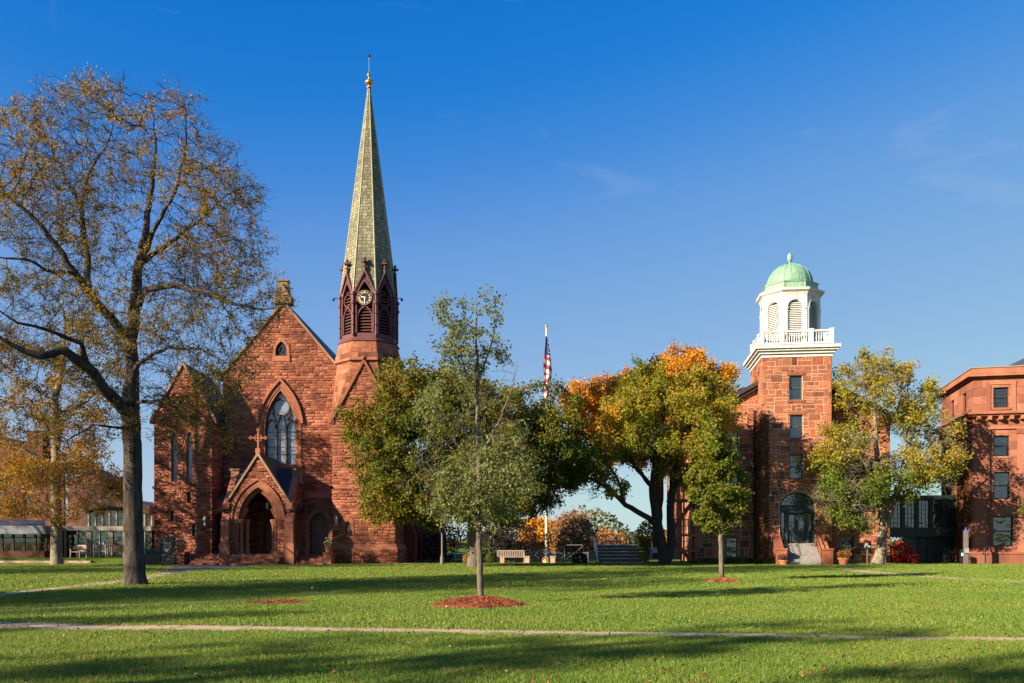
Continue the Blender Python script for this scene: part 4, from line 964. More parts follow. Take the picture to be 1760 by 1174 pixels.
# ================================================================ right hall of smooth sandstone, and the covered bridge
def right_hall():
    L = Loc(31.7, 60.0, -13); root = thing('sandstone_hall', 'smooth red sandstone hall with bracketed cornice and parapet', 'building', L.p(4, 3, 0))
    B = Building(root, M['ashlar'], M['ashlar_joint']); T = M['ashlar']; F = L.front(0)
    kw = dict(style='ashlar', course=.56, wid=(1.12, 1.12), gap=.024, proud=(.004, .012)); bay = 3.4
    def bay_wins(u): return [(u + 1.30, u + 2.25, 7.4, 8.8), (u + 1.30, u + 2.3, 4.48, 6.32), (u + 1.24, u + 2.5, 1.25, 3.3)]
    fw = [q for k in range(3) for q in bay_wins(k * bay)]
    WD = 11.0; SD = 8.6
    B.wall('wall', F, [rect(0, WD, 0, 9.8)], [rect(*q) for q in fw], **kw)
    at = [(1.28 + k * bay, 2.2 + k * bay, 10.72, 12.1) for k in range(3)]
    B.wall('attic_wall', F, [rect(0, WD, 10.42, 12.75)], [rect(*q) for q in at], **kw)
    FL = L.left(0, SD); sw = [(SD - 2.6 - 3.2 * k, SD - 1.7 - 3.2 * k, z0, z1) for k in range(2) for z0, z1 in ((7.4, 8.8), (4.48, 6.32), (1.25, 3.3), )]; sa = [(SD - 2.6 - 3.2 * k, SD - 1.7 - 3.2 * k, 10.72, 12.1) for k in range(2)]
    B.wall('wall', FL, [rect(0, SD, 0, 9.8)], [rect(*q) for q in sw], **kw)
    B.wall('attic_wall', FL, [rect(0, SD, 10.42, 12.75)], [rect(*q) for q in sa], **kw)
    for q in fw + at: sash(B, F, *q, cols=4 if q[3] > 12 else 1, rows=3 if q[3] > 12 else 1, lower=(4, 2) if q[3] > 12 else (1, 1), frame=M['black'], trim=T, lintel=False)
    for q in sw + sa: sash(B, FL, *q, cols=2, rows=1, lower=(1, 1), frame=M['black'], trim=T, lintel=False)
    for q in at:                              # framed surrounds in the attic
        a, b, c, d = q; m = MB(); m.band(F, [(a - .2, c - .2), (a - .2, d + .2), (b + .2, d + .2), (b + .2, c - .2)], [(a - .45, c - .3), (a - .45, d + .42), (b + .45, d + .42), (b + .45, c - .3)], 0, .07, closed=True); m.build('attic_surround', T, root)
    def course(pr, z0, z1, name, mat=T):
        MB().box(L, -pr, WD, -pr, SD, z0, z1).build(name, mat, root)
    for pr, a, b in ((.08, 9.8, 10.0), (.45, 10.12, 10.24), (.62, 10.24, 10.34), (.3, 10.34, 10.42), (.2, 12.75, 12.85), (.42, 12.85, 12.98), (.3, 12.98, 13.06)): course(pr, a + .001, b, 'cornice')
    course(.1, 10.0, 10.12, 'cornice'); course(.1, 13.06, 13.46, 'parapet')
    MB().box(L, -.16, WD, -.16, SD, 13.461, 13.53).build('parapet_flashing', M['cream'], root)
    br = MB(); br.box(None, -.11, .11, -.42, 0, -.26, 0); brm = br.mesh('bracket', T)
    for k in range(16):
        p = L.p(.25 + k * .68, -.1, 10.12); place('bracket', brm, Matrix.Translation(p) @ Matrix.Rotation(R(-13), 4, 'Z'), root)
    for k in range(12):
        p = L.p(-.1, .4 + k * .68, 10.12); place('bracket', brm, Matrix.Translation(p) @ Matrix.Rotation(R(-103), 4, 'Z'), root)
    course(.14, 9.25, 9.36, 'architrave')
    for u0, u1 in ((-.03, 1.0), (2.75, 4.0), (6.1, 7.4)):
        m = MB(); m.prism(F, rect(u0, u1, .85, 8.9), -.02, .1); m.prism(F, rect(u0 - .06, u1 + .06, 8.9, 9.25), -.02, .16); m.prism(F, rect(u0 - .05, u1 + .05, .85, 1.05), -.02, .17); m.build('pilaster', T, root)
    for v0, v1 in ((SD - 1.0, SD + .03),):
        m = MB(); m.prism(FL, rect(v0, v1, .85, 8.9), -.02, .1); m.prism(FL, rect(v0 - .06, v1 + .06, 8.9, 9.25), -.02, .16); m.build('pilaster', T, root)
    MB().box(L, -.22, WD, -.22, SD, 0, .72).build('plinth', T, root); MB().box(L, -.28, WD, -.28, SD, .721, .86).build('plinth_moulding', T, root)
    MB().tube([L.p(.98, -.16, .9), L.p(.98, -.16, 8.9)], .035, 6).build('downpipe', M['ashlar_joint'], root)
    MB().tube([L.p(.62, -.3, .1), L.p(.62, -.3, 1.2)], .03, 6).build('vent_pipe', M['grey_post'], root)
    m = MB(); q = [L.p(1.6, 2.5, 13.4), L.p(WD, 2.5, 13.4), L.p(WD, SD, 13.4), L.p(1.6, SD, 13.4), L.p(6, 6, 15.6), L.p(WD, 6, 15.6)]
    m.add(q, [(0, 1, 5, 4), (0, 4, 3), (3, 4, 5, 2)]); m.build('roof', M['slate'], root)
    MB().box(L, 0, WD, 0, SD, 13.0, 13.05).build('flat_roof', M['roofdark'], root)
    B.finish(300); return L
LR = right_hall()
def bridge():
    D = 64.5; L = Loc(px(1504, D), D, -8); g = M['copper_green_dark']; X = px(1640, D) - px(1504, D)
    root = thing('covered_bridge', 'dark green glazed bridge over a passage between the two halls', 'bridge', L.p(X / 2, 1, 0))
    MB().box(L, 0, X, 0, 3.5, 1.9, 2.55).build('floor_beam', g, root); MB().box(L, -.1, X + .1, -.15, 3.7, 4.62, 4.95).build('roof', g, root)
    bays = 6; bw = X / bays
    for i in range(bays + 1): MB().box(L, i * bw - .11, i * bw + .11, -.06, .14, 2.55, 4.62).build('post', g, root)
    for i in range(bays):
        F = L.front(0, i * bw + .11); w2 = bw - .22; m = MB(); m.band(F, [(.06, 2.6), (.06, 4.56), (w2 - .06, 4.56), (w2 - .06, 2.6)], [(0, 2.55), (0, 4.62), (w2, 4.62), (w2, 2.55)], -.1, -.02, closed=True); wo = m.build('window', g, root)
        MB().add([F.p(.05, 2.6, -.08), F.p(w2 - .05, 2.6, -.08), F.p(w2 - .05, 4.57, -.08), F.p(.05, 4.57, -.08)], [(0, 1, 2, 3)]).build('pane', M['glass'], wo)
        m = MB()
        for k in (1, 2): m.prism(F, rect(w2 * k / 3 - .015, w2 * k / 3 + .015, 2.6, 4.56), -.075, -.04)
        for k in range(1, 6): m.prism(F, rect(.05, w2 - .05, 2.6 + k * .327 - .012, 2.6 + k * .327 + .012), -.076, -.042)
        m.build('glazing_bars', g, wo)
    x0 = px(1574, D) - px(1504, D)
    MB().box(L, x0, X, .6, 3.4, 0, 1.9).build('closed_bay', g, root)
    for k in range(4): MB().box(L, x0 + .2 + k * .62, x0 + .26 + k * .62, .5, .6, 0, 1.9).build('bay_post', M['teal'], root)
bridge()
# ================================================================ low modern building and brick blocks at the left
def left_side():
    L = Loc(0, 0, 0)
    # raised lawn terrace with a concrete kerb
    m = MB(); m.box(L, -70, -26.2, 61.5, 120, .0, .36); o = m.build('terrace', M['lawn']); o['kind'] = 'structure'
    k = MB(); k.box(L, -70, -29.6, 61.25, 61.495, 0, .22); k.build('terrace_kerb', M['concrete'])['kind'] = 'structure'
    D = 68.0; r = thing('glass_pavilion', 'low glazed pavilion with cream frames behind teak benches', 'building', (-32, D, .36)); F = L.front(D)
    x0, x1 = px(112, D), px(262, D)
    zt, zh = pz(905, D), pz(912, D)
    MB().box(L, x0, x1, D + .3, D + 8, .36, zt).build('dark_room', M['dark_in'], r)
    MB().box(L, x0 - .1, x1, D - .25, D + .3, zh, zt + .02).build('header', M['cream'], r)
    for a in (113, 134, 152, 156, 172, 189, 193, 214, 232, 250): 
        w_ = .16 if a in (113, 152, 156, 189, 193, 214) else .07
        MB().box(L, px(a, D) - w_ / 2, px(a, D) + w_ / 2, D - .12, D + .1, .36, zh).build('frame_post', M['cream'] if w_ > .1 else M['metal'], r)
    for a, b in ((115, 151), (158, 188), (195, 213), (216, 261)):
        p = MB(); p.add([F.p(px(a, D), .4, 0), F.p(px(b, D), .4, 0), F.p(px(b, D), zh, 0), F.p(px(a, D), zh, 0)], [(0, 1, 2, 3)]); w_ = p.build('pane', M['glass'], r)
    for a in (131, 175): MB().box(L, px(a, D), px(a + 4, D), D - .02, D - .01, pz(936, D), pz(932, D)).build('window_notice', mat_plain('blue_notice', (.35, .42, .8), .5, .05), r)
    # sweeping brown roof over its right half
    prof = [(150, 868), (175, 860), (200, 857), (225, 859), (245, 864), (264, 870)]; D2 = 69.5; m = MB(); F2 = L.front(D2)
    up = [(px(a, D2), pz(b, D2)) for a, b in prof]; dn = [(px(a, D2), pz(b + 14, D2)) for a, b in prof]; m.band(F2, dn, up, -9, .8); m.build('sweeping_roof', mat_plain('bronze_roof', (.13, .07, .05), .6, .2), r)
    MB().box(L, px(150, D2), px(264, D2), D2 - .2, D2 + .1, zt, pz(878, D2)).build('clerestory', M['glass'], r)
    for a in range(155, 264, 12): MB().box(L, px(a, D2) - .06, px(a, D2) + .06, D2 - .3, D2 - .2, zt, pz(880, D2)).build('clerestory_post', M['teak'], r)
    # low wing with a grey fascia
    D = 66.0; r = thing('low_wing', 'low wing with grey fascia over a band of windows onto an amber room', 'building', (-40, D, .36)); F = L.front(D)
    a0, a1 = px(-120, D), px(80, D)
    MB().box(L, a0, a1, D + .6, D + 7, .36, pz(905, D)).build('room', M['amber'], r)
    MB().box(L, a0, a1 + .2, D - .5, D + 7.2, pz(918, D), pz(904, D)).build('fascia', M['grey_metal'], r)
    v = [F.p(a0, pz(904, D) + .01, .5), F.p(a1 + .2, pz(904, D) + .01, .5), F.p(a1 - 1.5, pz(893, D), -2.5), F.p(a0, pz(889, D), -2.5)]; MB().add(v, [(0, 1, 2, 3)]).build('roof', M['slate'], r)
    MB().box(L, a0, a1, D - .3, D + .5, .3, pz(947, D)).build('base_wall', M['brick_brown'], r)
    for i, a in enumerate(range(-110, 82, 19)):
        MB().box(L, px(a, D) - .07, px(a, D) + .07, D - .08, D + .1, pz(947, D), pz(918, D)).build('mullion', M['black'], r)
        if a < 78: MB().add([F.p(px(a, D), pz(947, D), 0), F.p(px(a + 19, D), pz(947, D), 0), F.p(px(a + 19, D), pz(918, D), 0), F.p(px(a, D), pz(918, D), 0)], [(0, 1, 2, 3)]).build('pane', M['tint_glass'], r)
    for y in (924, 933): MB().box(L, a0, a1, D - .06, D + .04, pz(y, D) - .03, pz(y, D) + .03).build('transom', M['black'], r)
    # brick drum and blocks behind
    D = 82.0; r = thing('brick_drum', 'round brown brick drum rising behind the pavilion', 'building', (px(150, D), D, 0)); B = Building(r, M['brick_brown'], M['chapel_mortar'])
    m = MB(); m.lathe((px(150, D), D + 3, 0), [(3.0, 0), (3.0, 6.9), (3.1, 6.95), (3.1, 7.4), (2.4, 7.8)], 32); m.build('drum_wall', M['brick_brown'], r)
    D = 86.0; r = thing('brick_block', 'dark brick block with chimney behind the bare golden tree', 'building', (px(20, D), D, 0)); F = L.front(D)
    B = Building(r, M['brick_brown'], M['chapel_mortar'])
    wn = [(px(a, D), px(a + 14, D), pz(880, D), pz(846, D)) for a in (-60, -10, 40, 80)]
    B.wall('wall', F, [[(px(-200, D), 0), (px(110, D), 0), (px(110, D), pz(812, D)), (px(-20, D), pz(752, D)), (px(-200, D), pz(752, D))]], [rect(*q) for q in wn], style='flat', course=.3, wid=(.6, 1.1), proud=(.005, .02))
    for q in wn: sash(B, F, *q, cols=2)
    MB().prism(F, ccw([(px(-200, D), pz(752, D)), (px(-18, D), pz(752, D)), (px(116, D), pz(813, D)), (px(116, D), pz(808, D)), (px(-18, D), pz(746, D)), (px(-200, D), pz(746, D))][0:2] + [(px(-18, D), pz(746, D)), (px(-200, D), pz(746, D))]), -12, .3).build('roof', M['slate'], r)
    MB().prism(F, ccw([(px(-18, D), pz(752, D)), (px(116, D), pz(813, D)), (px(116, D), pz(808, D)), (px(-18, D), pz(746, D))]), -12, .3).build('roof', M['slate'], r)
    MB().box(L, px(36, D), px(64, D), D + 1, D + 2.5, pz(810, D), pz(738, D)).build('chimney', M['brick_brown'], r)
    B.finish(0)
M['tint_glass'] = None
def _tg():
    m, t, b, out = new_mat('clear_dark_glass'); tr = N(t, 'ShaderNodeBsdfTransparent'); tr.inputs[0].default_value = (.55, .5, .45, 1); gl = N(t, 'ShaderNodeBsdfGlossy'); gl.inputs['Roughness'].default_value = .03
    mx = N(t, 'ShaderNodeMixShader', Fac=.12); t.links.new(tr.outputs[0], mx.inputs[1]); t.links.new(gl.outputs[0], mx.inputs[2]); t.links.new(mx.outputs[0], out.inputs[0]); return m
M['tint_glass'] = _tg()
left_side()
# ================================================================ trees
def fbm(p, s, o=0.0):
    return np.array([mnoise.noise((a[0] * s + o, a[1] * s + o * 2, a[2] * s - o)) for a in p])
def unit(v): return v / np.maximum(np.linalg.norm(v, axis=1, keepdims=True), 1e-9)
def tri_mesh(name, V, Fc, rnd, mat, smooth=False):
    me = bpy.data.meshes.new(name); nv, nf = len(V), len(Fc); k = Fc.shape[1]
    me.vertices.add(nv); me.vertices.foreach_set('co', V.astype(np.float32).ravel())
    me.loops.add(nf * k); me.loops.foreach_set('vertex_index', Fc.astype(np.int32).ravel())
    me.polygons.add(nf); me.polygons.foreach_set('loop_start', np.arange(0, nf * k, k, dtype=np.int32))
    if smooth: me.polygons.foreach_set('use_smooth', np.ones(nf, dtype=bool))
    if rnd is not None:
        at = me.attributes.new('rnd', 'FLOAT', 'FACE'); at.data.foreach_set('value', np.clip(rnd, 0, 1).astype(np.float32))
    me.materials.append(mat); me.update(calc_edges=True); me.validate(); return me
def blob_points(blobs, D, n, rs, shell=.35, gap=None, gs=.45, bump=0):
    """points spread through a crown made of ellipsoids given on the photograph: (x, y, rx, ry, depth offset, depth radius, weight)"""
    out = []
    ws = np.array([b[6] if len(b) > 6 else b[2] * b[3] for b in blobs], float); ws /= ws.sum()
    for b, w_ in zip(blobs, ws):
        k = int(n * w_) + 1; d = D + b[4]; c = np.array(P(b[0], b[1], d)); r = np.array([b[2] * d / FOC, b[5], b[3] * d / FOC])
        v = unit(rs.normal(size=(k, 3))); rad = rs.random(k) ** (1 / 3.0); rad = rad * (1 - shell) + shell * np.maximum(rad, rs.random(k) ** .12)
        out.append(c + v * rad[:, None] * r)
    p = np.concatenate(out)
    if bump:
        ex = []
        for b in blobs:
            d = D + b[4]; c = np.array(P(b[0], b[1], d)); r = np.array([b[2] * d / FOC, b[5], b[3] * d / FOC])
            for _ in range(int(bump)):
                v = unit(rs.normal(size=(1, 3)))[0]; f = rs.uniform(.16, .34); k = int(n * .018) + 2; ex.append(c + v * r * rs.uniform(.9, 1.12) + unit(rs.normal(size=(k, 3))) * rs.random((k, 1)) ** .4 * r.mean() * f * np.array([1, 1, 1.15]))
        p = np.concatenate([p] + ex); p = p[p[:, 2] > .6]
    if gap is not None: p = p[fbm(p, gs, 3.1) > gap]
    return p
def grow(limbs, att, ds, di, dk, rs, trop=.0, jit=.25, maxn=9000):
    pos = []; par = []; rad = []
    for L in limbs:
        pts = [np.array(q[:3], float) for q in L]; rr = [q[3] for q in L]
        if pos:
            A = np.array(pos); prev = int(np.argmin(((A - pts[0]) ** 2).sum(1)))
            pts[0] = A[prev]; 
        else:
            pos.append(pts[0]); par.append(-1); rad.append(rr[0]); prev = 0
        for i in range(len(pts) - 1):
            ln = np.linalg.norm(pts[i + 1] - pts[i]); k = max(1, int(ln / ds))
            for j in range(1, k + 1):
                t = j / k; w_ = rs.normal(size=3) * ds * .07 if j < k else 0
                pos.append(pts[i] * (1 - t) + pts[i + 1] * t + w_); par.append(prev); rad.append(rr[i] * (1 - t) + rr[i + 1] * t); prev = len(pos) - 1
    n0 = len(pos); P_ = np.zeros((maxn + 600, 3)); P_[:n0] = pos; n = n0
    nd = np.full(len(att), 1e9); ni = np.zeros(len(att), int)
    def upd(a, b):
        for s in range(a, b, 400):
            e = min(b, s + 400); d2 = ((att[:, None, :] - P_[None, s:e, :]) ** 2).sum(2); j = d2.argmin(1); m = d2[np.arange(len(att)), j]
            better = m < nd; nd[better] = m[better]; ni[better] = j[better] + s
    upd(0, n); kids = {}
    for it in range(160):
        act = (nd < di * di) & (nd > dk * dk)
        if not act.any() or n >= maxn: break
        alive = nd > dk * dk; att = att[alive]; nd = nd[alive]; ni = ni[alive]; act = nd < di * di
        src = ni[act]; v = unit(att[act] - P_[src]); u, inv = np.unique(src, return_inverse=True)
        S = np.zeros((len(u), 3)); np.add.at(S, inv, v)
        S = unit(unit(S) + rs.normal(size=S.shape) * jit + np.array([0, 0, trop]))
        keep = np.array([kids.get(a, 0) < 4 for a in u]); u, S = u[keep], S[keep]
        if not len(u): break
        new = P_[u] + S * ds; m = len(new)
        P_[n:n + m] = new; par.extend(u.tolist())
        for a in u: kids[a] = kids.get(a, 0) + 1
        upd(n, n + m); n += m
    return P_[:n].copy(), np.array(par), np.array(rad), n0
def tree_radii(par, rad0, n0, tip, e):
    n = len(par); acc = np.zeros(n); r = np.zeros(n)
    for i in range(n - 1, -1, -1):
        v = acc[i] if acc[i] > 0 else tip ** e
        ri = v ** (1 / e)
        if i < n0: ri = max(min(ri, rad0[i] * 1.15), rad0[i])
        r[i] = ri
        if par[i] >= 0: acc[par[i]] += ri ** e if i >= n0 else v
    return r
def tubes(pos, par, r):
    n = len(pos); main = np.full(n, -1)
    for i in range(1, n):
        p = par[i]
        if main[p] < 0 or r[i] > r[main[p]]: main[p] = i
    has = main >= 0; d = np.zeros((n, 3)); pp = np.where(par >= 0, par, 0)
    d = np.where(has[:, None], pos[np.where(has, main, 0)] - pos[pp], pos - pos[pp]); d[0] = pos[main[0]] - pos[0] if main[0] >= 0 else (0, 0, 1); d = unit(d)
    ch = np.arange(1, n); pa = par[1:]; ism = main[pa] == ch
    sd = unit(pos[ch] - pos[pa]); d0 = np.where(ism[:, None], d[pa], sd); r0 = np.where(ism, r[pa], np.minimum(r[ch] * 1.15, r[pa] * .9)); d1 = d[ch]; r1 = r[ch]
    Vs, Fs, off = [], [], 0
    big = np.maximum(r0, r1)
    for lo, hi, k in ((.12, 9, 12), (.035, .12, 6), (0, .035, 3)):
        s = (big >= lo) & (big < hi)
        if not s.any(): continue
        ref = np.array([.31, .87, .12]); t = np.arange(k) * 2 * np.pi / k
        def ring(c, dd, rr):
            a = unit(np.cross(dd, ref)); b = np.cross(dd, a)
            return c[:, None, :] + (a[:, None, :] * np.cos(t)[None, :, None] + b[:, None, :] * np.sin(t)[None, :, None]) * rr[:, None, None]
        R0 = ring(pos[pa[s]], d0[s], r0[s]); R1 = ring(pos[ch[s]], d1[s], r1[s]); m = s.sum()
        Vs.append(np.concatenate([R0, R1], 1).reshape(-1, 3)); base = (np.arange(m) * 2 * k + off)[:, None, None]
        j = np.arange(k); q = np.stack([j, (j + 1) % k, k + (j + 1) % k, k + j], 1)[None]
        Fs.append((base + q).reshape(-1, 4)); off += m * 2 * k
    return np.concatenate(Vs), np.concatenate(Fs)
def leaf_quads(cen, dirs, L, W, rs, up=.5, fold=.15):
    n = len(cen); d = unit(dirs); nn = unit(rs.normal(size=(n, 3)) + np.array([0, 0, up])); s = unit(np.cross(d, nn)); nn = np.cross(s, d)
    ln = (L * rs.uniform(.65, 1.25, n))[:, None]; wd = (W * rs.uniform(.65, 1.25, n))[:, None]
    v0 = cen; v1 = cen + d * ln * .45 + s * wd * .5 + nn * wd * fold; v2 = cen + d * ln; v3 = cen + d * ln * .45 - s * wd * .5 + nn * wd * fold
    V = np.stack([v0, v1, v2, v3], 1).reshape(-1, 3); b = (np.arange(n) * 4)[:, None]
    Fc = np.concatenate([b + np.array([[0, 1, 2]]), b + np.array([[0, 2, 3]])], 1).reshape(-1, 3)
    return V, Fc
CROWN = {}
def make_tree(name, label, limbs, blobs, D, seed, natt, ds, di, dk, tip, e, nleaf, leaf, sig, lmat, bmat, rleaf=.03, gap=None, gs=.45, shell=.35, trop=.05, droop=.0, tintf=None, clump=.5, twigs=0, group=None, cat='tree', leaf_gap=None, jit=.25, maxn=9000, cname='crown', bump=0):
    rs = np.random.RandomState(seed)
    att = blob_points(blobs, D, natt, rs, shell, gap, gs, bump)
    LW = []
    for L in limbs:
        dz = rs.uniform(-.6, .6) if L is not limbs[0] else 0
        q = []
        for i, a in enumerate(L):
            d = D + (a[3] if len(a) > 3 else dz * i); v = P(a[0], a[1], d); q.append((v.x, v.y, max(v.z, -.1), a[2]))
        LW.append(q)
    pos, par, rad0, n0 = grow(LW, att, ds, di, dk, rs, trop, jit, maxn)
    r = tree_radii(par, rad0, n0, tip, e); base = Vector(LW[0][0][:3]); base.z = 0
    if twigs:                                # fine side twigs on thin wood
        thin = np.where((r < max(.03, tip * 2.2)) & (np.arange(len(r)) >= n0 // 2))[0]; src = thin[rs.randint(0, len(thin), twigs)]
        d0 = unit(unit(pos[src] - pos[np.maximum(par[src], 0)]) + rs.normal(size=(twigs, 3)) * .7)
        p1 = pos[src] + d0 * rs.uniform(.2, .55, (twigs, 1)) * ds * 1.6; p2 = p1 + unit(d0 + rs.normal(size=(twigs, 3)) * .35 + np.array([0, 0, .1])) * ds * .8
        n = len(pos); par = np.concatenate([par, src, np.arange(n, n + twigs)]); pos = np.concatenate([pos, p1, p2]); r = np.concatenate([r, np.full(twigs, tip * .8), np.full(twigs, tip * .45)])
    t = thing(name, label, cat, base, group)
    V, Fc = tubes(pos, par, r); me = tri_mesh('trunk', V, Fc, None, bmat, True); o = bpy.data.objects.new('trunk', me); link(o, t)
    idx = np.where((r < rleaf) & (np.arange(len(r)) >= min(n0, len(r) - 1)))[0]
    if leaf_gap is not None:
        g = fbm(pos[idx], .5, 9.7); idx = idx[g > leaf_gap]
    src = idx[rs.randint(0, len(idx), nleaf)]; back = pos[np.maximum(par[src], 0)]; tt = rs.random((nleaf, 1))
    cen = pos[src] * tt + back * (1 - tt) + rs.normal(size=(nleaf, 3)) * sig
    dirs = unit(pos[src] - back) * .5 + rs.normal(size=(nleaf, 3)) * .8 + np.array([0, 0, -droop])
    V, Fc = leaf_quads(cen, dirs, leaf[0], leaf[1], rs)
    nzv = np.zeros(nleaf); sub = fbm(cen[::1] if nleaf < 9000 else cen[rs.randint(0, nleaf, 1)], .4) if False else None
    ph = rs.uniform(0, 6, 6); c3 = cen * .55
    nzv = (np.sin(c3[:, 0] * 1.3 + ph[0]) + np.sin(c3[:, 1] * 1.1 + ph[1] + c3[:, 2]) + np.sin(c3[:, 2] * 1.7 + ph[2] - c3[:, 0]) + .7 * np.sin(c3[:, 0] * 3.1 + c3[:, 2] * 2.7 + ph[3])) / 3.7
    rv = .5 + clump * .5 * nzv + rs.normal(size=nleaf) * .16
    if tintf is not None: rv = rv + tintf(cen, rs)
    CROWN[name] = (V, Fc, rv, lmat)
    me = tri_mesh('crown', V, Fc, np.repeat(rv, 2), lmat); o = bpy.data.objects.new(cname, me); link(o, t)
    return t
BK = {'dark': mat_bark('locust_bark', (.016, .014, .013), (.125, .10, .08), 3.2), 'pale': mat_bark('pale_bark', (.10, .085, .06), (.30, .25, .18)), 'grey': mat_bark('grey_bark', (.06, .05, .042), (.20, .165, .125)), 'deep': mat_bark('deep_bark', (.018, .015, .013), (.065, .05, .04))}
LM = {
 'locust': mat_leaf('locust_leaf', [(0, (.05, .065, .012)), (.3, (.12, .115, .02)), (.6, (.24, .175, .025)), (.85, (.33, .20, .03)), (1, (.39, .225, .04))], .5),
 'gold': mat_leaf('golden_locust_leaf', [(0, (.05, .055, .012)), (.3, (.17, .12, .02)), (.6, (.34, .19, .03)), (1, (.48, .27, .05))], .4),
 'linden': mat_leaf('linden_leaf', [(0, (.045, .065, .012)), (.35, (.09, .115, .018)), (.65, (.16, .16, .025)), (.85, (.25, .18, .03)), (1, (.30, .15, .03))], .42),
 'elm': mat_leaf('elm_leaf', [(0, (.08, .10, .03)), (.5, (.17, .19, .06)), (.85, (.25, .26, .085)), (1, (.32, .27, .08))], .42),
 'maple': mat_leaf('maple_leaf', [(0, (.26, .15, .02)), (.4, (.50, .23, .028)), (.75, (.62, .29, .035)), (1, (.66, .38, .07))], .4),
 'yellowgreen': mat_leaf('yellow_green_leaf', [(0, (.07, .10, .014)), (.3, (.14, .17, .022)), (.6, (.26, .25, .03)), (.85, (.40, .30, .035)), (1, (.50, .28, .035))], .45),
 'column': mat_leaf('columnar_leaf', [(0, (.07, .10, .015)), (.45, (.16, .185, .025)), (.8, (.28, .24, .035)), (1, (.36, .25, .04))], .45),
 'right': mat_leaf('green_gold_leaf', [(0, (.08, .14, .018)), (.35, (.18, .22, .025)), (.65, (.34, .28, .03)), (1, (.46, .30, .04))], .45),
 'red': mat_leaf('red_leaf', [(0, (.16, .012, .016)), (.5, (.40, .035, .035)), (1, (.58, .10, .07))], .35),
 'shrub': mat_leaf('shrub_leaf', [(0, (.022, .04, .010)), (.6, (.07, .10, .02)), (1, (.16, .16, .04))], .25),
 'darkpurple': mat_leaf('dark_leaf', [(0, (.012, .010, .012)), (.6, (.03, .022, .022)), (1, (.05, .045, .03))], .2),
 'rust': mat_leaf('rust_leaf', [(0, (.20, .10, .03)), (.5, (.36, .16, .04)), (1, (.44, .24, .08))], .35),
}
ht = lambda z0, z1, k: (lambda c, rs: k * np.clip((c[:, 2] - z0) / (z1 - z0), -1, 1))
# 1 the big honey locust at the left
LOC = make_tree('locust_tree', 'tall thinning honey locust with dark trunk standing nearest the chapel lawn path', [
  [(232, 1014, .62, 0), (232, 1004, .47, 0), (231, 988, .39, 0), (230, 940, .35, 0), (229, 860, .33, 0), (228, 780, .32, 0), (224, 715, .33, 0), (227, 640, .25, .2), (224, 585, .23, .4), (232, 520, .21, .6), (238, 455, .16, .7), (252, 385, .12, .8), (262, 320, .085, .9), (268, 255, .05, 1.0), (263, 190, .02, 1.0)],
  [(232, 530, .13, .5), (252, 498, .12, .0), (300, 490, .10, -.5), (350, 502, .085, -1), (400, 522, .06, -1.4), (450, 532, .035, -1.6), (495, 524, .015, -1.8)],
  [(224, 590, .18, .4), (190, 545, .16, -.2), (150, 500, .15, -.8), (128, 468, .13, -1.2), (95, 420, .11, -1.6), (55, 372, .085, -2), (15, 340, .05, -2.3), (-40, 318, .02, -2.5)],
  [(150, 500, .12, -.8), (150, 440, .12, .5), (140, 360, .09, 1.5), (152, 300, .065, 2), (185, 245, .035, 2.5), (205, 190, .015, 2.6)],
  [(218, 712, .24, 0), (182, 672, .20, -1), (150, 630, .18, -1.8), (110, 602, .16, -2.4), (70, 612, .12, -3), (20, 592, .08, -3.4), (-50, 560, .03, -3.8)],
  [(150, 625, .11, -1.8), (140, 590, .09, -2.4), (90, 570, .06, -3), (30, 555, .04, -3.5), (-20, 520, .02, -4)],
  [(240, 450, .10, .7), (288, 420, .085, 1.6), (340, 382, .06, 2.2), (390, 335, .035, 2.6), (435, 318, .012, 3)],
  [(236, 470, .09, .7), (262, 400, .08, -.6), (300, 330, .06, -1.4), (320, 250, .035, -2), (318, 180, .012, -2.2)],
  [(226, 650, .10, .2), (246, 620, .08, -.8), (290, 596, .06, -1.6), (345, 600, .045, -2.2), (400, 628, .025, -2.6), (440, 660, .012, -3)],
  [(228, 700, .08, 0), (243, 690, .07, -1), (280, 690, .05, -2), (330, 700, .035, -2.6), (380, 740, .02, -3)],
  [(128, 468, .07, -1.2), (95, 470, .06, -2.2), (40, 445, .045, -3), (-20, 440, .02, -3.5)],
  [(140, 365, .06, 1.5), (110, 300, .05, 2.2), (80, 240, .03, 2.8), (60, 180, .012, 3)],
  [(228, 740, .06, 0), (200, 735, .05, -1.4), (160, 730, .035, -2.4), (110, 760, .02, -3)],
 ], [(200, 325, 232, 172, 0, 4.2), (40, 420, 150, 185, 0, 4.2), (310, 400, 150, 140, 0, 4.5), (325, 610, 120, 85, -1.5, 3.0, 17000), (395, 515, 110, 70, -1.4, 2.4, 16000), (120, 570, 190, 90, -1.5, 3.5, 22000), (330, 700, 105, 80, -2, 2.4, 12000), (130, 690, 130, 70, -2, 2.8, 10000), (262, 215, 70, 62, .5, 2.4, 8000), (110, 262, 110, 62, .5, 3, 9000), (405, 335, 60, 50, 1.5, 2.5, 7000), (452, 490, 64, 44, -1.6, 2, 9000), (200, 172, 150, 38, .5, 2, 6000)],
 31.5, 11, 8200, .34, 2.6, .42, .008, 2.4, 46000, (.105, .045), .07, LM['locust'], BK['dark'], rleaf=.02, gap=-.12, gs=.35, shell=.15, trop=.02, droop=.25, clump=.7, twigs=14000, tintf=ht(4, 16, .22), leaf_gap=.0, jit=.42, maxn=13000)
